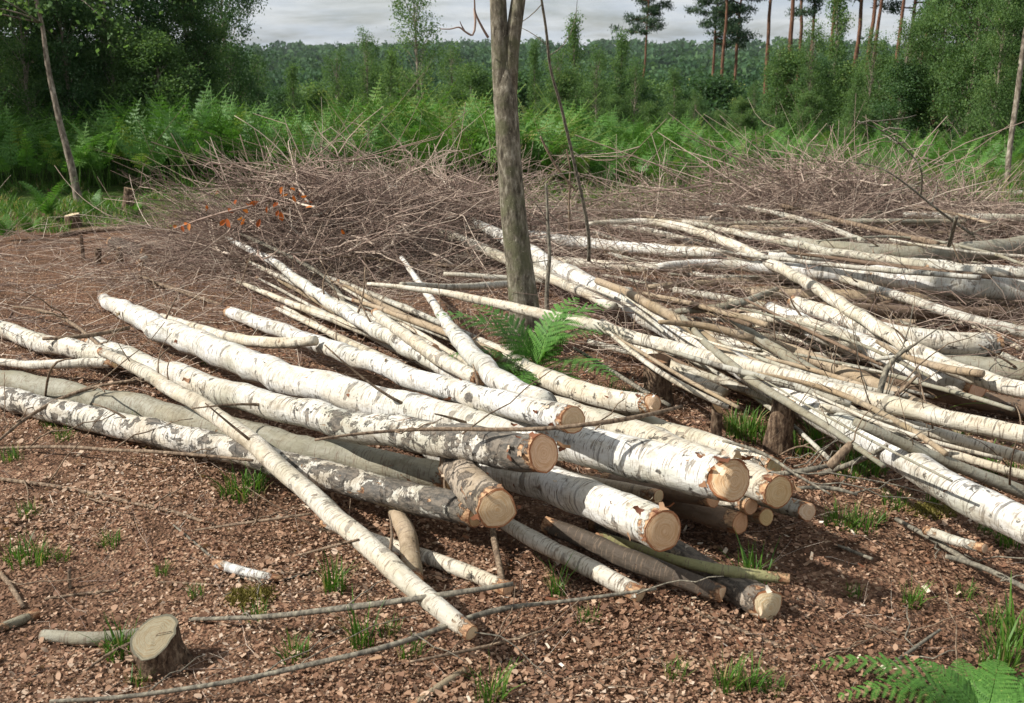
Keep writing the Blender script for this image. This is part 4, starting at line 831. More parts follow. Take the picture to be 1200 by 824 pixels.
# dead branch that kept its orange leaves
q = unproj(np.array([205., 250, 300, 345, 385]), np.array([268., 252, 240, 222, 212]), np.array([0.30, 0.34, 0.34, 0.34, 0.34]), 0.75)
C = catmull(np.column_stack([q, np.linspace(0.006, 0.012, 5)]), 24); V, Fc, _, _, _ = tube(C[:, :3], C[:, 3], 6, 0.06)
ob = mk('withered_branch', V, Fc, M_TWIG, attrs={'rnd': np.full(len(V), .5)}); tag(ob, 'dead branch with withered orange leaves on the brash heap', 'branch')
r_ = np.random.default_rng(61)
for (lx, ly) in [(308, 182), (317, 186), (205, 265), (214, 268), (222, 266), (261, 261), (268, 262), (281, 256), (284, 260), (254, 226), (276, 237), (303, 262), (330, 223), (333, 229), (343, 222), (345, 233), (356, 230), (361, 237), (362, 243), (323, 240), (325, 250), (330, 254), (292, 240), (297, 238), (270, 247), (340, 216), (242, 244), (313, 246), (352, 226), (332, 217), (218, 262), (402, 272), (287, 247)]:
    c = unproj(np.array([float(lx)]), np.array([float(ly)]), np.array([0.38]), 0.75)[0]
    n_ = r_.normal(size=3) + [0, -0.8, 0.3]; n_ /= np.linalg.norm(n_); a = np.cross(n_, r_.normal(size=3)); a /= np.linalg.norm(a); b = np.cross(n_, a); s = r_.uniform(0.022, 0.036)
    vs = [c - a * s, c - a * s * .3 + b * s * .5 + n_ * s * .25, c + a * s * .5 + b * s * .42 + n_ * s * .2, c + a * s * 1.1, c + a * s * .5 - b * s * .42 + n_ * s * .15, c - a * s * .3 - b * s * .5 + n_ * s * .3, c + a * s * .1]
    mk('leaf', vs, np.array([(0, 6, 1), (1, 6, 2), (2, 6, 3), (3, 6, 4), (4, 6, 5), (5, 6, 0)]), M_RUST, ob, attrs={'rnd': np.full(7, r_.uniform())}, smooth_=False)

# ------------------------------------------------------------------ leaf litter
def litter(n, seed, r0, r1, size, name, lab, ovate=False):
    r_ = np.random.default_rng(seed)
    rad = r0 * (r1 / r0) ** r_.uniform(0, 1, n); an = r_.uniform(-0.72, 0.72, n); x = rad * np.sin(an); y = rad * np.cos(an)
    cl = np.sin(x * 2.3 + 1) * np.sin(y * 2.9) + 0.6 * np.sin(x * 5.1 - y * 4.3); keep = r_.uniform(-1.6, 1.4, n) < cl * 1.25 + 0.35; x, y, rad = x[keep], y[keep], rad[keep]; n = len(x)
    p = np.stack([x, y, gh(x, y) + r_.uniform(0.002, 0.020, n)], -1)
    nr = r_.normal(size=(n, 3)) * 0.34 + np.array([0, 0, 1.0]); nr /= np.linalg.norm(nr, axis=1)[:, None]
    a = np.cross(nr, r_.normal(size=(n, 3))); a /= np.linalg.norm(a, axis=1)[:, None]; b = np.cross(nr, a)
    s = (size * np.clip(r_.lognormal(0, 0.42, n), 0.4, 1.9))[:, None] * (0.8 + 0.06 * rad[:, None]); fo = r_.uniform(-0.1, 0.45, (n, 1)); cu = r_.uniform(-0.15, 0.5, (n, 1))
    asp = r_.uniform(0.22, 0.42, (n, 1))
    V = np.stack([p - a * s * .5 + nr * s * cu * .5, p + b * s * asp * 1.1 + nr * s * fo * .45 + a * s * r_.normal(0, .12, (n, 1)), p + a * s * .55 + nr * s * cu, p - b * s * asp * 1.1 + nr * s * fo * .4 + a * s * r_.normal(0, .12, (n, 1))], 1)
    q = np.arange(n * 4).reshape(-1, 4)
    if ovate:
        ks = [(-.5, 0), (-.28, .75), (.05, 1.0), (.35, .7), (.58, 0), (.35, -.72), (.02, -1.0), (-.3, -.7)]
        V = np.stack([p + a * s * (u_ + r_.normal(0, .03, (n, 1))) + b * s * asp * (w_ + r_.normal(0, .1, (n, 1))) + nr * s * (fo * .5 * abs(w_) + cu * (u_ + .1) ** 2 * 2.4) for u_, w_ in ks], 1)
        I = np.arange(n * 8).reshape(-1, 8); q = [I[:, [0, 1, 2, 6]], I[:, [2, 3, 4, 5]], I[:, [0, 6, 7]], I[:, [2, 5, 6]]]
    tone = np.clip(r_.beta(1.8, 2.3, n) + 0.13 * np.sin(x * 1.7 + y * 1.1) + 0.10 * np.sin(x * 4.1 - y * 3.3 + 1), 0, 1)
    tag(mk(name, V.reshape(-1, 3), q, M_LITTER, attrs={'rnd': np.repeat(tone, 8 if ovate else 4)}, smooth_=False), lab, 'leaf litter', kind='stuff')
litter(270000, 71, 1.7, 9.0, 0.0088, 'leaf_litter', 'brown dead leaves carpeting the clearing')
litter(52000, 72, 1.7, 6.5, 0.0155, 'leaf_litter', 'larger curled dead leaves among the litter', True)

# pale chips and bark scraps dropped by the saw
r_ = np.random.default_rng(75); cx = []; 
for (px_, py_, sd_, n_) in ((840, 690, 0.35, 170), (600, 650, 0.45, 120), (960, 610, 0.35, 130), (850, 470, 0.5, 150), (1050, 480, 0.6, 160), (560, 745, 0.25, 60), (400, 470, 0.8, 140), (900, 400, 0.7, 160)):
    c = unproj(np.array([float(px_)]), np.array([float(py_)]), np.array([0.0]))[0]; cx.append(c[:2] + r_.normal(size=(n_, 2)) * sd_)
cx = np.concatenate(cx); n = len(cx); p = np.column_stack([cx, gh(cx[:, 0], cx[:, 1]) + r_.uniform(0.008, 0.028, n)]); nr = r_.normal(size=(n, 3)) * 0.35 + [0, 0, 1]; nr /= np.linalg.norm(nr, axis=1)[:, None]
a = np.cross(nr, r_.normal(size=(n, 3))); a /= np.linalg.norm(a, axis=1)[:, None]; b = np.cross(nr, a); s_ = r_.lognormal(-4.9, 0.45, (n, 1)); w_ = r_.uniform(0.15, 0.5, (n, 1))
V = np.stack([p - a * s_ - b * s_ * w_, p - a * s_ * .9 + b * s_ * w_, p + a * s_ + b * s_ * w_ * .8 + nr * s_ * .2, p + a * s_ * .9 - b * s_ * w_], 1).reshape(-1, 3)
tag(mk('wood_chips', V, np.arange(n * 4).reshape(-1, 4), M_FLAP, attrs={'rnd': np.repeat(r_.beta(3, 1.6, n), 4)}, smooth_=False), 'pale wood chips and bark scraps strewn round the sawn ends', 'wood chips', kind='stuff')
for (px_, py_, sz, lab) in ((295, 702, 0.07, 'yellowish moss cushion on the litter by the straight greyish stick'), (1090, 602, 0.08, 'olive moss cushion beside the very long white log'), (722, 475, 0.07, 'golden moss clump at the crumbling stump')):
    c = unproj(np.array([float(px_)]), np.array([float(py_)]), np.array([0.0]))[0]; n = 1500; u = r_.normal(size=(n, 3)); u /= np.linalg.norm(u, axis=1)[:, None]; u[:, 2] = np.abs(u[:, 2]) * 0.32
    p = c + u * sz * np.array([1.2, 0.9, 1]) * r_.uniform(0.5, 1.05, (n, 1)) ; d = r_.normal(size=(n, 3)) * .6 + [0, 0, 1]; V = np.stack([p, p + r_.normal(size=(n, 3)) * 0.004, p + d * 0.010], 1)
    tag(mk('moss_cushion', V.reshape(-1, 3), np.arange(n * 3).reshape(-1, 3), M_MOSS, attrs={'rnd': np.repeat(r_.uniform(0, 1, n), 3)}, smooth_=False), lab, 'moss')

# ------------------------------------------------------------------ grass tufts
def blades(n, h, spread, r_, w=0.0022, lean=0.55):
    a = r_.uniform(0, 6.28, n); rad = spread * np.sqrt(r_.uniform(0, 1, n)); b = np.stack([rad * np.cos(a), rad * np.sin(a), np.zeros(n) - 0.005], -1)
    hh = h * r_.uniform(0.45, 1.15, n); a2 = a + r_.normal(size=n) * 0.9; d = np.stack([np.cos(a2), np.sin(a2), np.zeros(n)], -1); ln = lean * r_.uniform(0.1, 1.3, n)
    sd = np.stack([-np.sin(a2 + r_.normal(size=n) * .7), np.cos(a2), np.zeros(n)], -1); ww = w * r_.uniform(0.7, 1.5, n)
    V = []
    for f, wf in ((0, 1.0), (0.35, 1.0), (0.7, 0.75), (1.0, 0.12)):
        c = b + d * (hh * ln * f * f)[:, None] + np.array([0, 0, 1.0]) * (hh * (f - 0.28 * ln * f * f))[:, None]
        V += [c - sd * (ww * wf)[:, None], c + sd * (ww * wf)[:, None]]
    V = np.stack(V, 1); I = np.arange(n * 8).reshape(-1, 8)
    q = np.concatenate([I[:, [0, 1, 3, 2]], I[:, [2, 3, 5, 4]], I[:, [4, 5, 7, 6]]])
    return V.reshape(-1, 3), q, np.repeat(np.where(r_.uniform(0, 1, n) < 0.12, 1.15, np.clip(r_.beta(2, 2, n), 0, 1)), 8)
tuft_mesh = []
for v_ in range(4):
    V, q, rv = blades([60, 45, 80, 34][v_], [0.15, 0.12, 0.13, 0.19][v_], [0.05, 0.06, 0.08, 0.035][v_], np.random.default_rng(80 + v_))
    o = mk('grass_tuft', V, q, M_GRASS, loc=(0, 0, 0), attrs={'rnd': rv}, smooth_=False); tuft_mesh.append(o.data); bpy.data.objects.remove(o)
TUFTS = [ # column, row of the foot, size, variant, what it grows by
 (150, 505, 1.0, 0, 'by the grey log'), (285, 580, 1.25, 2, 'below the black-patched log'), (300, 575, .9, 0, 'below the black-patched log'), (270, 582, .8, 1, 'below the black-patched log'),
 (393, 692, 1.0, 0, 'beside the slanting pole'), (425, 760, 1.1, 3, 'near the winding grey branch'), (480, 770, .8, 1, 'near the winding grey branch'), (455, 745, .7, 1, 'near the winding grey branch'),
 (575, 822, 1.0, 0, 'past the pale snapped stick'), (655, 700, .9, 3, 'in the shade under the stack'), (130, 640, .8, 1, 'on the open litter by the tan stick'), (30, 660, 1.0, 2, 'on the open litter by the curved stick'), (55, 655, .7, 1, 'on the open litter by the curved stick'),
 (75, 655, .6, 1, 'on the open litter by the curved stick'), (190, 672, .6, 1, 'near the little white stick'), (140, 770, 1.1, 0, 'beside the old stump'), (165, 800, .7, 1, 'beside the old stump'), (345, 770, .9, 1, 'near the winding grey branch'),
 (300, 725, .7, 1, 'beside the straight greyish stick'), (885, 690, 1.2, 3, 'beside the mossy stem'), (870, 688, 1.0, 3, 'beside the mossy stem'), (1068, 710, .8, 0, 'on bare litter'), (1130, 698, .7, 1, 'on bare litter'), (1165, 735, .9, 1, 'on bare litter'),
 (850, 808, .9, 0, 'below the long brown branch'), (880, 808, .8, 0, 'below the long brown branch'), (905, 812, .7, 1, 'below the long brown branch'), (790, 792, .7, 1, 'below the long brown branch'), (1190, 755, 1.3, 3, 'beside the fern'), (1165, 790, 1.1, 0, 'beside the fern'), (1180, 780, 1.2, 3, 'beside the fern'),
 (870, 505, 1.3, 2, 'behind the thin peg'), (885, 515, 1.3, 2, 'behind the thin peg'), (860, 512, 1.0, 0, 'behind the thin peg'), (940, 530, 1.2, 2, 'before the very long white log'), (955, 520, 1.1, 0, 'before the very long white log'), (1005, 545, 1.2, 2, 'under the crooked bough'), (1025, 558, 1.1, 0, 'under the crooked bough'), (995, 560, 1.0, 2, 'under the crooked bough'),
 (985, 615, .9, 2, 'past the splintered slab'), (1010, 620, .9, 2, 'past the splintered slab'), (1030, 612, .7, 1, 'past the splintered slab'), (1050, 595, .8, 2, 'past the splintered slab'), (1180, 640, 1.0, 0, 'beside the very long white log'), (1160, 625, .8, 1, 'beside the very long white log'), (1092, 592, .9, 3, 'beside the very long white log'),
 (1120, 525, 1.0, 3, 'among the front poles'), (1160, 555, 1.1, 3, 'among the front poles'), (1190, 560, 1.0, 0, 'among the front poles'), (715, 470, 1.1, 2, 'beside the crumbling stump'), (740, 470, .9, 2, 'beside the crumbling stump'), (60, 500, .8, 1, 'by the grey log'), (75, 515, .9, 1, 'by the grey log'), (245, 425, .9, 1, 'behind the ringed log'), (330, 455, .9, 1, 'behind the ringed log'), (395, 560, .8, 1, 'below the black-patched log'),
 (1000, 545, .8, 2, 'under the crooked bough'), (35, 605, .8, 1, 'on the open litter by the tan stick'), (15, 540, 0.9, 1, 'in front of the thin branch on litter'), (230, 700, .6, 1, 'near the little white stick'), (690, 730, .7, 1, 'below the cream pole'), (1000, 700, .6, 1, 'on bare litter')]
r_ = np.random.default_rng(90)
for (x, y, s, v_, lab) in TUFTS:
    p = unproj(np.array([float(x)]), np.array([float(y)]), np.array([0.0]))[0]
    o = bpy.data.objects.new('grass_tuft', tuft_mesh[v_]); COL.objects.link(o); o.location = p; o.scale = (s * .8, s * .8, s * 0.75); o.rotation_euler = (0, 0, r_.uniform(0, 6.28))
    tag(o, 'small tuft of green grass growing ' + lab, 'grass tuft', 'grass tufts ' + lab)
# grass on the far side of the clearing
def grass_field(n, x0, x1, y0, y1, h, seed, thr):
    r_ = np.random.default_rng(seed); x = r_.uniform(x0, x1, n); y = r_.uniform(y0, y1, n)
    k = np.sin(x * 1.9 + 2) * np.sin(y * 1.6) + 0.5 * np.sin(x * 4.7 + y * 3.1) > thr; x, y = x[k], y[k]
    V, q, rv = blades(len(x), h, 0.0, r_, 0.004, 0.8); V = V.reshape(-1, 8, 3) + np.stack([x, y, gh(x, y)], -1)[:, None]
    return V.reshape(-1, 3), q, rv
V, q, rv = grass_field(15000, -7.5, -2.6, 9.9, 14.0, 0.11, 91, -0.45)
tag(mk('grass', V, q, M_GRASS, attrs={'rnd': rv}, smooth_=False), 'rough grass on the clearing edge by the leaning birch', 'grass', kind='stuff')
V, q, rv = grass_field(11000, 0.2, 8.5, 10.2, 15.5, 0.30, 92, -0.5)
tag(mk('grass', V, q, M_GRASS, attrs={'rnd': rv}, smooth_=False), 'rough grass beyond the pole heap', 'grass', kind='stuff')

# ------------------------------------------------------------------ ferns
def frond(L, Wd, npin, npn, r_, a0=1.35, a1=-0.15, stalk=0.28, width=1.0):
    """arching bracken frond in the x-z plane. returns V, tris"""
    m = 40; s = np.linspace(0, 1, m); ang = a0 + (a1 - a0) * s ** 1.3
    P = np.stack([np.cumsum(np.cos(ang)) / m * L, np.zeros(m), np.cumsum(np.sin(ang)) / m * L], -1); P[:, 1] += 0.04 * L * np.sin(3 * s + r_.uniform(0, 6))
    V = []; Tr = []
    for i in range(npin):
        f = stalk + (1 - stalk) * (i + 0.3) / npin; u = (f - stalk) / (1 - stalk); j = min(int(f * (m - 1)), m - 2)
        c = P[j]; t = P[j + 1] - P[j]; t /= np.linalg.norm(t); lat = np.array([0, 1.0, 0]); nr = np.cross(t, lat)
        pl = Wd * (1 - u) ** 0.75 * (0.75 + 0.25 * min(1, u * 6)) * r_.uniform(0.85, 1.1)
        for sgn in (-1, 1):
            dr = lat * sgn * 0.86 + t * 0.48 + nr * r_.uniform(-0.1, 0.12); dr /= np.linalg.norm(dr); pp = np.cross(nr, dr) * sgn
            droop = -nr * 0 - np.array([0, 0, 1]) * pl * r_.uniform(0.05, 0.22)
            for k in range(npn):
                g = (k + 0.5) / npn; b = c + dr * pl * g + droop * g * g; ql = pl * 0.27 * (1 - g) ** 0.6 * width + 0.004; w = pl / npn * (0.55 if npn < 8 else 0.75)
                for s2 in (-1, 1):
                    tip = b + pp * s2 * ql + dr * ql * 0.45 - np.array([0, 0, 1]) * ql * 0.12; n0 = len(V)
                    V += [b - dr * w * 0.5, b + dr * w, tip]; Tr.append((n0, n0 + 1, n0 + 2))
    V = np.array(V); Tr = np.array(Tr)
    Vt, qt = many_tubes(P[None, ::(4 if npn > 8 else 13)], np.full((1, len(P[::(4 if npn > 8 else 13)])), 0.0045 * L), 3)
    return V, Tr, Vt, qt
def frond_obj_data(args, r_, n0=0): return frond(*args, r_)
def fern_plant(label, base, specs, seed, group=None):
    """specs: (heading, length, width, start angle, end angle)"""
    r_ = np.random.default_rng(seed); e = empty('fern', base); tag(e, label, 'fern', group)
    for (az, L, Wd, a0, a1) in specs:
        V, Tr, Vt, qt = frond(L, Wd, 20, 12, r_, a0, a1, 0.10, 0.42); ca, sa = math.cos(az), math.sin(az); M = np.array([[ca, -sa, 0], [sa, ca, 0], [0, 0, 1]])
        o = mk('frond', V @ M.T + base, Tr, M_FERN, e, attrs={'rnd': np.repeat(np.clip(r_.normal(0.45, 0.14, len(V) // 3), 0, 1), 3)}, smooth_=False)
        mk('midrib', Vt @ M.T + base, qt, M_FERN, o, attrs={'rnd': np.full(len(Vt), 0.95)})
    return e
b = unproj(np.array([625.]), np.array([440.]), np.array([0.12]))[0]
fern_plant('green fern with arching fronds at the foot of the standing tree', b, [(3.0, 0.66, 0.20, 1.15, -0.45), (2.6, 0.5, 0.18, 1.3, 0.0), (-0.3, 0.46, 0.20, 1.25, -0.3), (0.2, 0.56, 0.22, 1.3, -0.1), (0.6, 0.48, 0.2, 1.4, 0.2), (-2.4, 0.5, 0.18, 0.7, -0.8), (-1.7, 0.42, 0.18, 0.6, -0.7), (-1.1, 0.45, 0.19, 0.6, -0.7), (-0.7, 0.55, 0.2, 0.7, -0.6), (3.5, 0.5, 0.18, 0.8, -0.5)], 101)
b = unproj(np.array([1150.]), np.array([842.]), np.array([0.0]))[0]
fern_plant('large bright fern arching over the litter by the long brown branch', b, [(2.78, 0.48, 0.105, 0.7, -0.75), (3.05, 0.40, 0.10, 0.6, -0.5), (0.1, 0.36, 0.10, 0.6, -0.4), (0.9, 0.22, 0.09, 0.8, -0.3), (2.3, 0.22, 0.08, 0.9, -0.2), (0.5, 0.30, 0.09, .55, -.5), (1.5, 0.2, 0.08, 0.7, -.2)], 102)
for i, (x, y, n_, L, lab) in enumerate([(58, 258, 6, 0.55, 'young fern with upright fronds beside the pale-topped stump'), (108, 252, 4, 0.34, 'low fern sprig at the foot of the leaning birch'), (157, 262, 4, 0.32, 'small yellow-green fern sprig at the bracken edge'), (8, 282, 5, 0.36, 'fern sprig in the grass by the clearing edge'), (36, 276, 4, 0.3, 'low fern growing in the rough grass')]):
    r_ = np.random.default_rng(110 + i); b = unproj(np.array([float(x)]), np.array([float(y)]), np.array([0.0]))[0]
    fern_plant(lab, b, [(r_.uniform(0, 6.28), L * r_.uniform(0.8, 1.2), 0.3 * L, 1.4, r_.uniform(0, 0.7)) for _ in range(n_)], 120 + i)
# the bracken thicket
r_ = np.random.default_rng(130); FV = [frond(1.0, 0.17, 11, 4, r_, 1.5, r_.uniform(-0.5, 0.8), 0.36, 1.15) for _ in range(9)]
def bracken(spots, seed, name, lab):
    """spots: list of (x, y, frond length)"""
    r_ = np.random.default_rng(seed); Vs, Ts, Rs, Qs = [], [], [], []; o = 0
    for (x, y, L) in spots:
        V, Tr, Vt, qt = FV[r_.integers(len(FV))]; az = r_.uniform(0, 6.28); s = L * r_.uniform(0.75, 1.2); ca, sa = math.cos(az), math.sin(az); M = np.array([[ca, -sa, 0], [sa, ca, 0], [0, 0, 1]])
        b = np.array([x, y, float(gh(x, y))]); A = (V * s) @ M.T + b; Bv = (Vt * s) @ M.T + b; tn = np.clip(r_.normal(0.48, 0.16), 0, 1)
        if r_.uniform() < 0.05: tn = 1.0
        s *= r_.choice([0.6, 0.85, 1.0, 1.12])
        Vs += [A, Bv]; Ts.append(Tr + o); Qs.append(qt + o + len(A)); o += len(A) + len(Bv); Rs += [np.full(len(A), tn) + np.repeat(r_.normal(0, .06, len(A) // 3), 3), np.full(len(Bv), 0.9)]
    tag(mk(name, np.concatenate(Vs), [np.concatenate(Ts), np.concatenate(Qs)], M_FERN, attrs={'rnd': np.clip(np.concatenate(Rs), 0, 1)}, smooth_=False), lab, 'bracken', kind='stuff')
def spots(n, x0, x1, y0, y1, fL, r_):
    x = r_.uniform(x0, x1, n); y = r_.uniform(y0, y1, n); return [(a, b_, fL(a, b_)) for a, b_ in zip(x, y)]
r_ = np.random.default_rng(131)
lumpy = lambda x, y: 1 + 0.14 * math.sin(1.9 * x + 0.7 * y) + 0.10 * math.sin(3.7 * x - 1.3 * y)
bracken(spots(1150, -8.3, -2.9, 12.6, 16.5, lambda x, y: 0.98 * lumpy(x, y), r_), 132, 'bracken', 'dark thicket of tall bracken under the trees by the leaning birch')
bracken(spots(1200, -3.0, 0.9, 12.2, 17.0, lambda x, y: 1.03 * lumpy(x, y), r_), 133, 'bracken', 'bright sunlit bank of bracken behind the standing tree')
bracken(spots(900, 0.8, 4.2, 12.2, 17.5, lambda x, y: (0.82 - 0.06 * (x - 0.8)) * lumpy(x, y), r_), 134, 'bracken', 'lower bracken bank behind the rear brash')
bracken(spots(640, 3.6, 9.5, 12.4, 17.0, lambda x, y: 0.62 * lumpy(x, y), r_), 135, 'bracken', 'low bracken beneath the scrub beyond the pole heap')

# ------------------------------------------------------------------ trees
def make_tree(kind, H, Wd, seed, ncl, nleaf, leaf, clear=0.12, mat_leaf=M_BIRCHLEAF, mat_bark=M_SAPL, trunk_r=None, shape='oval', sig=0.22, lean=(0, 0), trunkpath=None):
    r_ = np.random.default_rng(seed); e = empty(kind, (0, 0, 0)); n = 16; f = np.linspace(0, 1, n)
    if trunkpath is None:
        wob = np.cumsum(r_.normal(size=(n, 2)) * 0.012 * H, 0) * 0.5; P = np.stack([lean[0] * f + wob[:, 0] * f, lean[1] * f + wob[:, 1] * f, -0.1 + (H * 0.95 + 0.1) * f], -1)
    else: P = trunkpath
    r0 = trunk_r or 0.012 * H + 0.02; V, Fc, _, _, _ = tube(P, r0 * (1 - 0.88 * f ** 0.8), 8, 0.04, seed=seed); mk('trunk', V, Fc, mat_bark, e)
    C = []; br = []; bR = []
    for i in range(ncl):
        u = clear + (1 - clear) * (i + r_.uniform(0, 1)) / ncl; ax = np.array([np.interp(u, f, P[:, k]) for k in range(3)]); ax[2] = u * H
        v = (u - clear) / (1 - clear)
        w = {'oval': math.sqrt(max(0.0, 1 - (2 * v - 0.85) ** 2 / 1.5)), 'cone': (1 - v) ** 0.8 + 0.08, 'bush': math.sqrt(max(0.02, 1 - v ** 2.4))}[shape] * Wd * 0.5
        a = r_.uniform(0, 6.28); rad = w * math.sqrt(r_.uniform(0.05, 1.0)) * r_.uniform(0.8, 1.12); c = ax + np.array([math.cos(a) * rad, math.sin(a) * rad, r_.normal() * 0.04 * H]); C.append(c)
        if i % 2 == 0:
            s = np.array([np.interp(max(u - 0.14, 0.05), f, P[:, k]) for k in range(3)]); t = np.linspace(0, 1, 5)[:, None]; br.append(s * (1 - t) + c * t + np.array([0, 0, 0.1]) * rad * np.sin(t * 3.1)); bR.append(r0 * 0.2 * (1 - 0.8 * t[:, 0]))
    V, q = many_tubes(np.array(br), np.array(bR), 4); mk('limbs', V, q, mat_bark, e); e.children[-1]['kind'] = 'stuff'
    V, I4, rv = leaf_cloud(np.array(C), nleaf, sig * r_.uniform(0.7, 1.3, len(C)), leaf, rn=r_); mk('crown', V, I4, mat_leaf, e, attrs={'rnd': rv}, smooth_=False)
    e['H'] = H
    return e
PROTO = {
 'tallA': make_tree('broadleaf_tree', 7.5, 3.0, 201, 120, 230, 0.075, 0.10, M_DARKLEAF, M_SAPL, shape='oval', sig=0.24),
 'tallB': make_tree('broadleaf_tree', 7.5, 2.8, 202, 105, 240, 0.070, 0.08, M_BIRCHLEAF, M_SAPL, shape='oval', sig=0.24),
 'bushA': make_tree('scrub_tree', 3.6, 2.6, 203, 75, 260, 0.066, 0.05, M_BIRCHLEAF, M_SAPL, shape='bush', sig=0.19),
 'bushB': make_tree('scrub_tree', 3.6, 2.2, 204, 66, 260, 0.066, 0.04, M_DARKLEAF, M_SAPL, shape='bush', sig=0.19),
 'slim': make_tree('young_birch', 5.0, 1.6, 205, 110, 60, 0.075, 0.12, M_BIRCHLEAF, M_SAPL, shape='cone', sig=0.17),
 'airy': make_tree('young_birch', 6.5, 2.2, 206, 95, 65, 0.080, 0.30, M_BIRCHLEAF, M_SAPL, shape='oval', sig=0.19)}
USED = set()
def put_tree(proto, px, top, dist, wide, label, group, wpx=None, rz=None, cat='tree'):
    """a tree whose crown tops out at a photo row, standing on the ground at a forward distance"""
    p0 = PROTO[proto]; o = p0 if proto not in USED else copy_tree(p0); USED.add(proto)
    b = at(px, dist); d = rays(np.array([float(px)]), np.array([float(top)]))[0]; ztop = EYE + d[2] * dist / d[1] + ((rng.normal() * 0.009 - 0.016) * dist if proto.startswith('bush') else 0); b[0] = d[0] * dist / d[1]; b[2] = float(gh(b[0], b[1]))
    s = (ztop - b[2]) / p0['H']; wide *= 1.4 if proto.startswith('bush') else 1.0; o.location = b; o.scale = (s * wide, s * wide, s); o.rotation_euler = (0, 0, rng.uniform(0, 6.28) if rz is None else rz)
    tag(o, label, cat, group); return o
REF = [(250, 'the edge of the dark tree mass'), (345, 'the open skyline past the dark trees'), (428, 'the small birch tip'), (487, 'the tall airy birch'), (560, 'the forked trunk'), (630, 'the birch tip past the trunk'), (678, 'the pointed young birch'), (725, 'the thin-topped young birch'), (752, 'the lone pine'), (800, 'the gap after the lone pine'), (840, 'the first three pines of the row'), (896, 'the fourth pine of the row'), (937, 'the fifth to seventh pines'), (980, 'the slender birch among the pines'), (1048, 'the twelfth pine of the row'), (1110, 'the tall leafy birches'), (1180, 'the thin pale birch stem')]
def by(px): return min(REF, key=lambda t: abs(t[0] - px))[1]
gL = 'dark trees massed beyond the bracken'; lL = 'dense dark leafy tree massed behind the shaded bracken'
for px, top, di, w, pr in [(-40, -200, 17.5, 1.0, 'tallA'), (25, -150, 19, 1.1, 'tallA'), (95, -190, 18, 1.05, 'tallA'), (150, -120, 20, 1.1, 'tallA'), (205, -90, 18.5, 0.85, 'tallA'), (250, -140, 23, .75, 'tallA'), (60, -60, 16.8, .9, 'tallA'), (-110, -190, 19, 1.0, 'tallA')]:
    put_tree(pr, px, top, di, w, lL, gL)
for (x_, y_, s_) in ((-10.4, 13.6, 0.72), (-11.2, 15.2, 0.8), (-10.2, 12.6, 0.6)):  # unseen trees out of frame, added to cast shade over the near bracken
    o = copy_tree(PROTO['tallA']); o.location = (x_, y_, float(gh(x_, y_))); o.scale = (s_ * 1.1, s_ * 1.1, s_); o.rotation_euler = (0, 0, x_ * 3); tag(o, lL, 'tree', gL)
lL2 = 'lighter green birch in front of the dark tree mass'
for px, top, di, w, pr in [(120, -40, 17.0, .8, 'tallB'), (225, -30, 18.5, 0.9, 'tallB'), (10, -60, 16.5, .9, 'tallB'), (180, 40, 16.8, 0.9, 'bushA')]:
    put_tree(pr, px, top, di, w, lL2 if pr != 'bushA' else 'light green bushy birch low among the dark trees', 'lighter birches among the dark trees' if pr != 'bushA' else None)
lM = 'green scrub tree on the slope beyond the bracken'; gM = 'scrub on the slope beyond the bracken'
for px, top, di, w, pr in [(285, 75, 30, .9, 'bushB'), (265, 110, 25, .8, 'bushB'), (330, 88, 38, 1.0, 'bushB'), (372, 84, 42, 1.0, 'bushA'), (350, 105, 29, .9, 'bushA'), (305, 125, 24, .8, 'bushA'), (402, 92, 34, .9, 'bushB'), (440, 75, 36, .8, 'bushA'), (470, 72, 34, 1.0, 'bushA'), (520, 82, 33, 1.0, 'bushA'), (552, 62, 29, .85, 'bushA'),
                           (455, 95, 27, .8, 'bushA'), (500, 98, 26, .8, 'bushB'), (575, 80, 36, 1.0, 'bushB'), (640, 88, 34, .8, 'bushA'), (665, 78, 30, .8, 'bushA'), (700, 85, 31, .9, 'bushA'), (740, 82, 33, 1.0, 'bushB'), (690, 110, 24, .7, 'bushA'), (762, 100, 29, .9, 'bushA'), (745, 128, 23, .7, 'bushA'), (800, 92, 36, 1.0, 'bushA'), (785, 125, 26, .8, 'bushA'), (640, 115, 25, .7, 'bushB'),
                           (820, 115, 27, .9, 'bushB'), (845, 105, 32, .9, 'bushA'), (870, 112, 25, .8, 'bushA'), (850, 140, 21, .7, 'bushB'), (905, 100, 28, .9, 'bushB'), (895, 130, 22, .7, 'bushA'), (815, 150, 21, .6, 'bushA'), (420, 100, 45, 1.2, 'bushB'), (610, 84, 45, 1.2, 'bushB'), (720, 110, 27, .7, 'bushA')]:
    put_tree(pr, px, top, di, w, ('light' if pr == 'bushA' else 'dark') + ' green scrub tree on the slope by ' + by(px), 'scrub in front of ' + by(px))
for i in range(34):
    pr = ['bushA', 'bushB'][i % 2]; px = 275 + 640 * (i + rng.uniform(0, 1)) / 34
    put_tree(pr, px, rng.uniform(84, 104), rng.uniform(38, 58), rng.uniform(0.7, 1.0), ('light' if pr == 'bushA' else 'dark') + ' green scrub tree far down the slope below ' + by(px), 'far scrub below ' + by(px))
put_tree('airy', 487, -18, 31, 0.9, 'tall airy birch rising above the horizon beside the trunk', None)
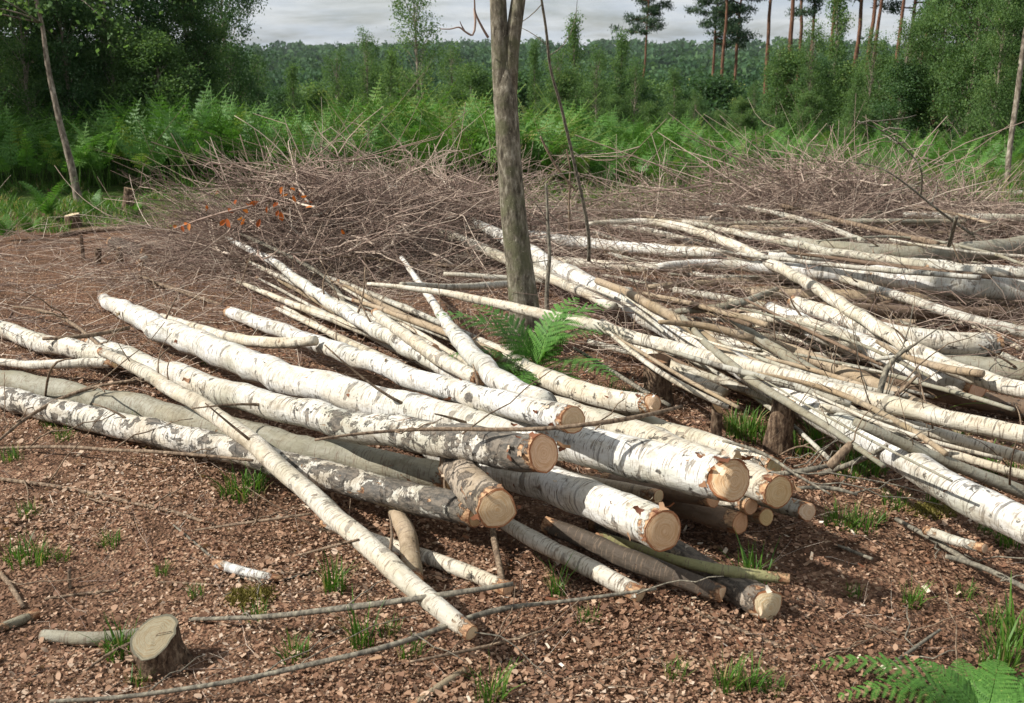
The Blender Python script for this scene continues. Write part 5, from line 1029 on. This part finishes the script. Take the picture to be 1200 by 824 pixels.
for px, top, di, pr in [(300, 70, 33, 'airy'), (345, 78, 30, 'slim'), (395, 62, 36, 'airy'), (455, 60, 33, 'slim'), (530, 55, 30, 'airy'), (655, 62, 30, 'airy'), (700, 58, 28, 'airy'), (745, 72, 27, 'airy'), (790, 84, 32, 'slim'), (815, 108, 26, 'airy'), (885, 98, 25, 'airy'), (915, 52, 23, 'airy'), (955, 30, 22, 'airy'), (1025, 40, 20, 'airy'), (1065, 30, 19, 'airy'), (270, 60, 24, 'airy'), (1005, 85, 18, 'slim')]:
    put_tree(pr, px, top, di, 0.95, ('airy open-crowned' if pr == 'airy' else 'narrow pointed') + ' young birch in the scrub near ' + by(px), 'young birches near ' + by(px))
put_tree('airy', 428, 40, 34, 0.75, 'small birch tip showing above the far woods', None)
put_tree('slim', 678, 22, 32, 0.75, 'pointed young birch rising past the dead leaning stem', None)
put_tree('slim', 725, 40, 33, 0.8, 'thin-topped young birch next to the lone pine', None)
put_tree('slim', 985, -25, 25, 0.7, 'slender young birch standing among the pines', None)
put_tree('slim', 630, 52, 36, 0.6, 'young birch tip just showing past the trunk', None)
gR = 'scrub trees beyond the pole heap'
for px, top, di, w, pr in [(930, 62, 23, .8, 'bushA'), (965, 45, 24, .8, 'bushB'), (1000, 58, 22, .9, 'bushA'), (1035, 72, 21, .9, 'bushA'), (950, 110, 19.5, .8, 'bushA'), (1010, 115, 19, .8, 'bushA'), (1060, 92, 19, .9, 'bushB'), (980, 150, 17.8, .7, 'bushA'), (1050, 140, 17.5, .7, 'bushA'), (920, 140, 18.5, .7, 'bushB'), (1110, 120, 17.5, .8, 'bushA'), (1160, 130, 17.2, .8, 'bushB')]:
    put_tree(pr, px, top, di, w, ('light' if pr == 'bushA' else 'dark') + ' green bushy tree past the pole heap by ' + by(px), gR + ' by ' + by(px))
for px, top, di, w, pr in [(1085, 10, 20, .75, 'tallB'), (1118, -40, 19, .85, 'tallB'), (1165, -110, 18, .9, 'tallB'), (1225, -160, 18, 1.0, 'tallB'), (1190, -60, 17, .7, 'tallB')]:
    put_tree(pr, px, top, di, w, {1085: 'tall leafy birch next to the pines, beyond the pole heap', 1118: 'tall leafy birch second from the pines, beyond the pole heap', 1165: 'tall leafy birch close behind the thin pale birch stem', 1225: 'tall leafy birch past the thin pale birch stem, last of its row', 1190: 'smaller leafy birch hard against the thin pale birch stem'}[px], 'tall birches beyond the pole heap')
for px, top, di, w, pr in [(1140, -120, 22, .9, 'tallA'), (1210, -170, 21, 1.0, 'tallA'), (1270, -170, 18, 1.0, 'tallA')]:
    put_tree(pr, px, top, di, w, 'tall dark tree behind the leafy birches past the pole heap', 'dark trees past the pole heap')
# the leaning birch and the thin birch stem at the other edge
def path_tree(label, pts, wpx, dist, seed, top_extra, H, name='birch_tree', mat=M_SAPL):
    q = chain(pts, 0, dist, dist + 0.2); q[0, 2] = gh(q[0, 0], q[0, 1]) - 0.05; ext = q[-1] + np.array([[top_extra[0] * k, top_extra[1] * k, top_extra[2] * k] for k in range(1, 7)]); q = np.vstack([q, ext])
    w = np.concatenate([np.array(wpx) * 0.5 * dist / F, np.linspace(wpx[-1] * 0.5 * dist / F, 0.012, 6)]); C = catmull(np.column_stack([q, w]), 50)
    e = empty(name, (q[0, 0], q[0, 1], float(gh(q[0, 0], q[0, 1])))); tag(e, label, 'tree'); V, Fc, _, _, _ = tube(C[:, :3], C[:, 3], 14, 0.05, seed=seed); mk('trunk', V, Fc, mat, e)
    r_ = np.random.default_rng(seed); cc = []; br = []; bR = []
    for i in range(46):
        b = C[r_.integers(26, 50), :3]; c = b + r_.normal(size=3) * np.array([0.75, 0.6, 0.45]); cc.append(c); t = np.linspace(0, 1, 5)[:, None]; br.append(b * (1 - t) + c * t + np.array([0, 0, .12]) * np.sin(3 * t)); bR.append(0.010 * (1 - 0.7 * t[:, 0]))
    for P_i, R_i in zip(br, bR): V, Fc, _, _, _ = tube(P_i, R_i, 4, 0); mk('branch', V, Fc, mat, e)
    V, I4, rv = leaf_cloud(np.array(cc), 60, 0.17, 0.052, rn=r_); mk('crown', V, I4, M_BIRCHLEAF, e, attrs={'rnd': rv}, smooth_=False)
M_TANB = simple_bark('leaning_birch_bark', (0.07, 0.055, 0.042), (0.20, 0.165, 0.125), (0.42, 0.37, 0.30), 24, 0.006)
path_tree('slim birch leaning out of the dark trees over the bracken', [(94, 244), (90, 225), (83, 192), (76, 165), (70, 143), (63, 112), (57, 83), (53, 58), (50, 33)], [13, 9.5, 8, 7.2, 6.8, 6.4, 6, 5.4, 4.6], 12.0, 301, (-0.05, 0.02, 0.35), 5, mat=M_TANB)
path_tree('thin pale birch stem rising beside the tall scrub past the pole heap', [(1180, 222), (1181, 200), (1184, 170), (1188, 140), (1193, 105), (1197, 70), (1203, 30)], [7.5, 6.5, 6, 6, 6, 5.5, 5], 13.0, 302, (0.06, 0.02, 0.35), 5, mat=M_TANB)
# pines
def pine(seed, H=18.0, crown_from=0.55, nb=26, low=0):
    r_ = np.random.default_rng(seed); e = empty('pine_tree', (0, 0, 0)); f = np.linspace(0, 1, 24); wob = np.cumsum(r_.normal(size=(24, 2)) * 0.05, 0)
    P = np.stack([wob[:, 0] * f, wob[:, 1] * f, -0.2 + H * f], -1); V, Fc, _, _, _ = tube(P, 0.21 * (1 - 0.78 * f), 9, 0.04, seed=seed); mk('trunk', V, Fc, M_PINE, e)
    cc = []; br = []; bR = []
    for i in range(nb):
        u = crown_from + (0.97 - crown_from) * (i / nb) ** 0.9; ax = np.array([np.interp(u, f, P[:, k]) for k in range(3)]); a = r_.uniform(0, 6.28); L = (1 - 0.6 * (u - crown_from) / (1 - crown_from)) * r_.uniform(1.0, 2.9); t = np.linspace(0, 1, 5)[:, None]
        tip = ax + np.array([math.cos(a) * L, math.sin(a) * L, r_.uniform(-0.2, 0.7)]); br.append(ax * (1 - t) + tip * t); bR.append(0.05 * (1 - 0.7 * t[:, 0]))
        for _ in range(6): cc.append(ax + (tip - ax) * r_.uniform(0.55, 1.12) + r_.normal(size=3) * np.array([0.36, 0.36, 0.13]))
    V, q = many_tubes(np.array(br), np.array(bR), 4); mk('limbs', V, q, M_PINE, e); e.children[-1]['kind'] = 'stuff'
    n = 75; c = np.repeat(np.array(cc), n, 0); p = c + r_.normal(size=c.shape) * np.array([0.26, 0.26, 0.11]); d = r_.normal(size=c.shape) + [0, 0, .6]; d /= np.linalg.norm(d, axis=1)[:, None]; sd = np.cross(d, r_.normal(size=c.shape)); sd /= np.linalg.norm(sd, axis=1)[:, None]
    s = r_.uniform(0.10, 0.22, (len(c), 1)); V = np.stack([p - sd * s * .22, p + sd * s * .22, p + d * s * 1.4], 1); mk('crown', V.reshape(-1, 3), np.arange(len(c) * 3).reshape(-1, 3), M_NEEDLE, e, attrs={'rnd': np.repeat(r_.uniform(0, 1, len(c)), 3)}, smooth_=False); e['H'] = H
    return e
PROTO['pineA'] = pine(401, 18, 0.68, 22); PROTO['pineB'] = pine(402, 18, 0.78, 16); PROTO['pineC'] = pine(403, 18, 0.63, 26)
def put_pine(proto, px, foot, top, dist, label, group=None):
    p0 = PROTO[proto]; o = p0 if proto not in USED else copy_tree(p0); USED.add(proto)
    d = rays(np.array([float(px)]), np.array([float(top)]))[0]; zt = EYE + d[2] * dist / d[1]; d2 = rays(np.array([float(px)]), np.array([95.0]))[0]; x = d2[0] * dist / d2[1]; z0 = float(gh(x, dist)); s = (zt - z0) / 18.0
    o.location = (x, dist, z0); o.scale = (s * .8, s * .8, s); o.rotation_euler = (0, 0, rng.uniform(0, 6.28)); tag(o, label, 'pine', group)
put_pine('pineB', 752, 90, -28, 62, 'lone tall pine with bare trunk standing over the far woods')
gP = 'tall pines in a row on the skyline'
PXS = [833, 845, 858, 896, 925, 937, 950, 973, 1000, 1013, 1021, 1048, 1064, 1080, 1100]
ORD = 'first second third fourth fifth sixth seventh eighth ninth tenth eleventh twelfth thirteenth fourteenth fifteenth'.split()
for px, top, di, pr in [(833, -60, 66, 'pineA'), (845, -110, 60, 'pineB'), (858, -85, 62, 'pineC'), (896, -150, 60, 'pineB'), (925, -210, 56, 'pineB'), (937, -140, 70, 'pineB'), (950, -120, 68, 'pineA'), (973, -170, 56, 'pineA'), (1013, -200, 54, 'pineC'), (1021, -150, 66, 'pineB'), (1048, -170, 52, 'pineA'), (1080, -230, 50, 'pineC'), (1100, -200, 58, 'pineB'), (1000, -180, 75, 'pineC'), (1064, -150, 70, 'pineC')]:
    put_pine(pr, px, 95, top, di, 'tall bare-stemmed pine, %s in the row counted from the lone pine' % ORD[PXS.index(px)], gP)
for k_, o in PROTO.items():
    if k_ not in USED:
        for ch in list(o.children): bpy.data.objects.remove(ch)
        bpy.data.objects.remove(o)
# ------------------------------------------------------------------ the far woods
def woods(n, d0, d1, m, lo, hi, seed):
    r_ = np.random.default_rng(seed)
    D = d0 * (d1 / d0) ** r_.uniform(0, 1, n); X = D * r_.uniform(-0.75, 0.75, n)
    cr = np.clip(1.7 + D * 0.011, 2, 15) * r_.uniform(0.7, 1.25, n); hgt = np.clip(6.5 + 0.004 * D, 6, 12) * r_.uniform(0.8, 1.2, n) - 1.0
    zc = gh(X, D) + hgt - cr * 0.35
    u = r_.normal(size=(n, m, 3)); u /= np.linalg.norm(u, axis=2)[..., None]; u[..., 2] = np.abs(u[..., 2]) - 0.25
    bump = 1 + 0.22 * np.sin(u[..., 0] * 4 + X[:, None]) * np.sin(u[..., 1] * 5 + D[:, None])
    p = np.stack([X, D, zc], -1)[:, None] + u * (cr[:, None] * bump * r_.uniform(0.7, 1.08, (n, m)))[..., None] * np.array([1, 1, 0.9])
    nr = u * 0.6 + r_.normal(size=u.shape) * 0.6; nr /= np.linalg.norm(nr, axis=2)[..., None]; a = np.cross(nr, r_.normal(size=u.shape)); a /= np.linalg.norm(a, axis=2)[..., None]; b = np.cross(nr, a); s = (cr[:, None] * r_.uniform(lo, hi, (n, m)))[..., None]
    V = np.stack([p - a * s, p + b * s * .7, p + a * s, p - b * s * .7], 2).reshape(-1, 3)
    return V, np.repeat(np.clip(np.repeat(r_.uniform(0, 1, n), m) * 0.6 + r_.uniform(0, 1, n * m) * 0.4, 0, 1), 4)
V1, r1 = woods(480, 62, 210, 220, 0.065, 0.16, 501); V2, r2 = woods(1500, 200, 1900, 75, 0.10, 0.24, 502)
V = np.vstack([V1, V2]); tag(mk('far_woods', V, np.arange(len(V)).reshape(-1, 4), M_FARLEAF, loc=(0, 0, 0), attrs={'rnd': np.concatenate([r1, r2])}, smooth_=False), 'distant rolling woodland canopy across the valley', 'woods', kind='stuff')

# ------------------------------------------------------------------ summer haze over the valley
def box(x0, x1, y0, y1, z0, z1):
    v = [(x, y, z) for z in (z0, z1) for x, y in ((x0, y0), (x1, y0), (x1, y1), (x0, y1))]
    return v, [np.array([(3, 2, 1, 0), (4, 5, 6, 7), (0, 1, 5, 4), (1, 2, 6, 5), (2, 3, 7, 6), (3, 0, 4, 7)])]
mh = bpy.data.materials.new('summer_haze'); mh.use_nodes = True; nt = mh.node_tree; nt.nodes.clear()
vol = nd(nt, 'ShaderNodeVolumePrincipled', ins={'Color': (0.86, 0.92, 0.98, 1), 'Density': 0.00006, 'Anisotropy': 0.2})
nt.links.new(vol.outputs[0], nd(nt, 'ShaderNodeOutputMaterial').inputs['Volume'])
v_, f_ = box(-2700, 2700, -80, 4300, -14.5, 62)
hz = mk('haze', v_, f_, mh, loc=(0, 0, 0), smooth_=False); tag(hz, 'thin bluish summer haze over the valley', 'haze', kind='stuff')
SC.cycles.volume_bounces = 0
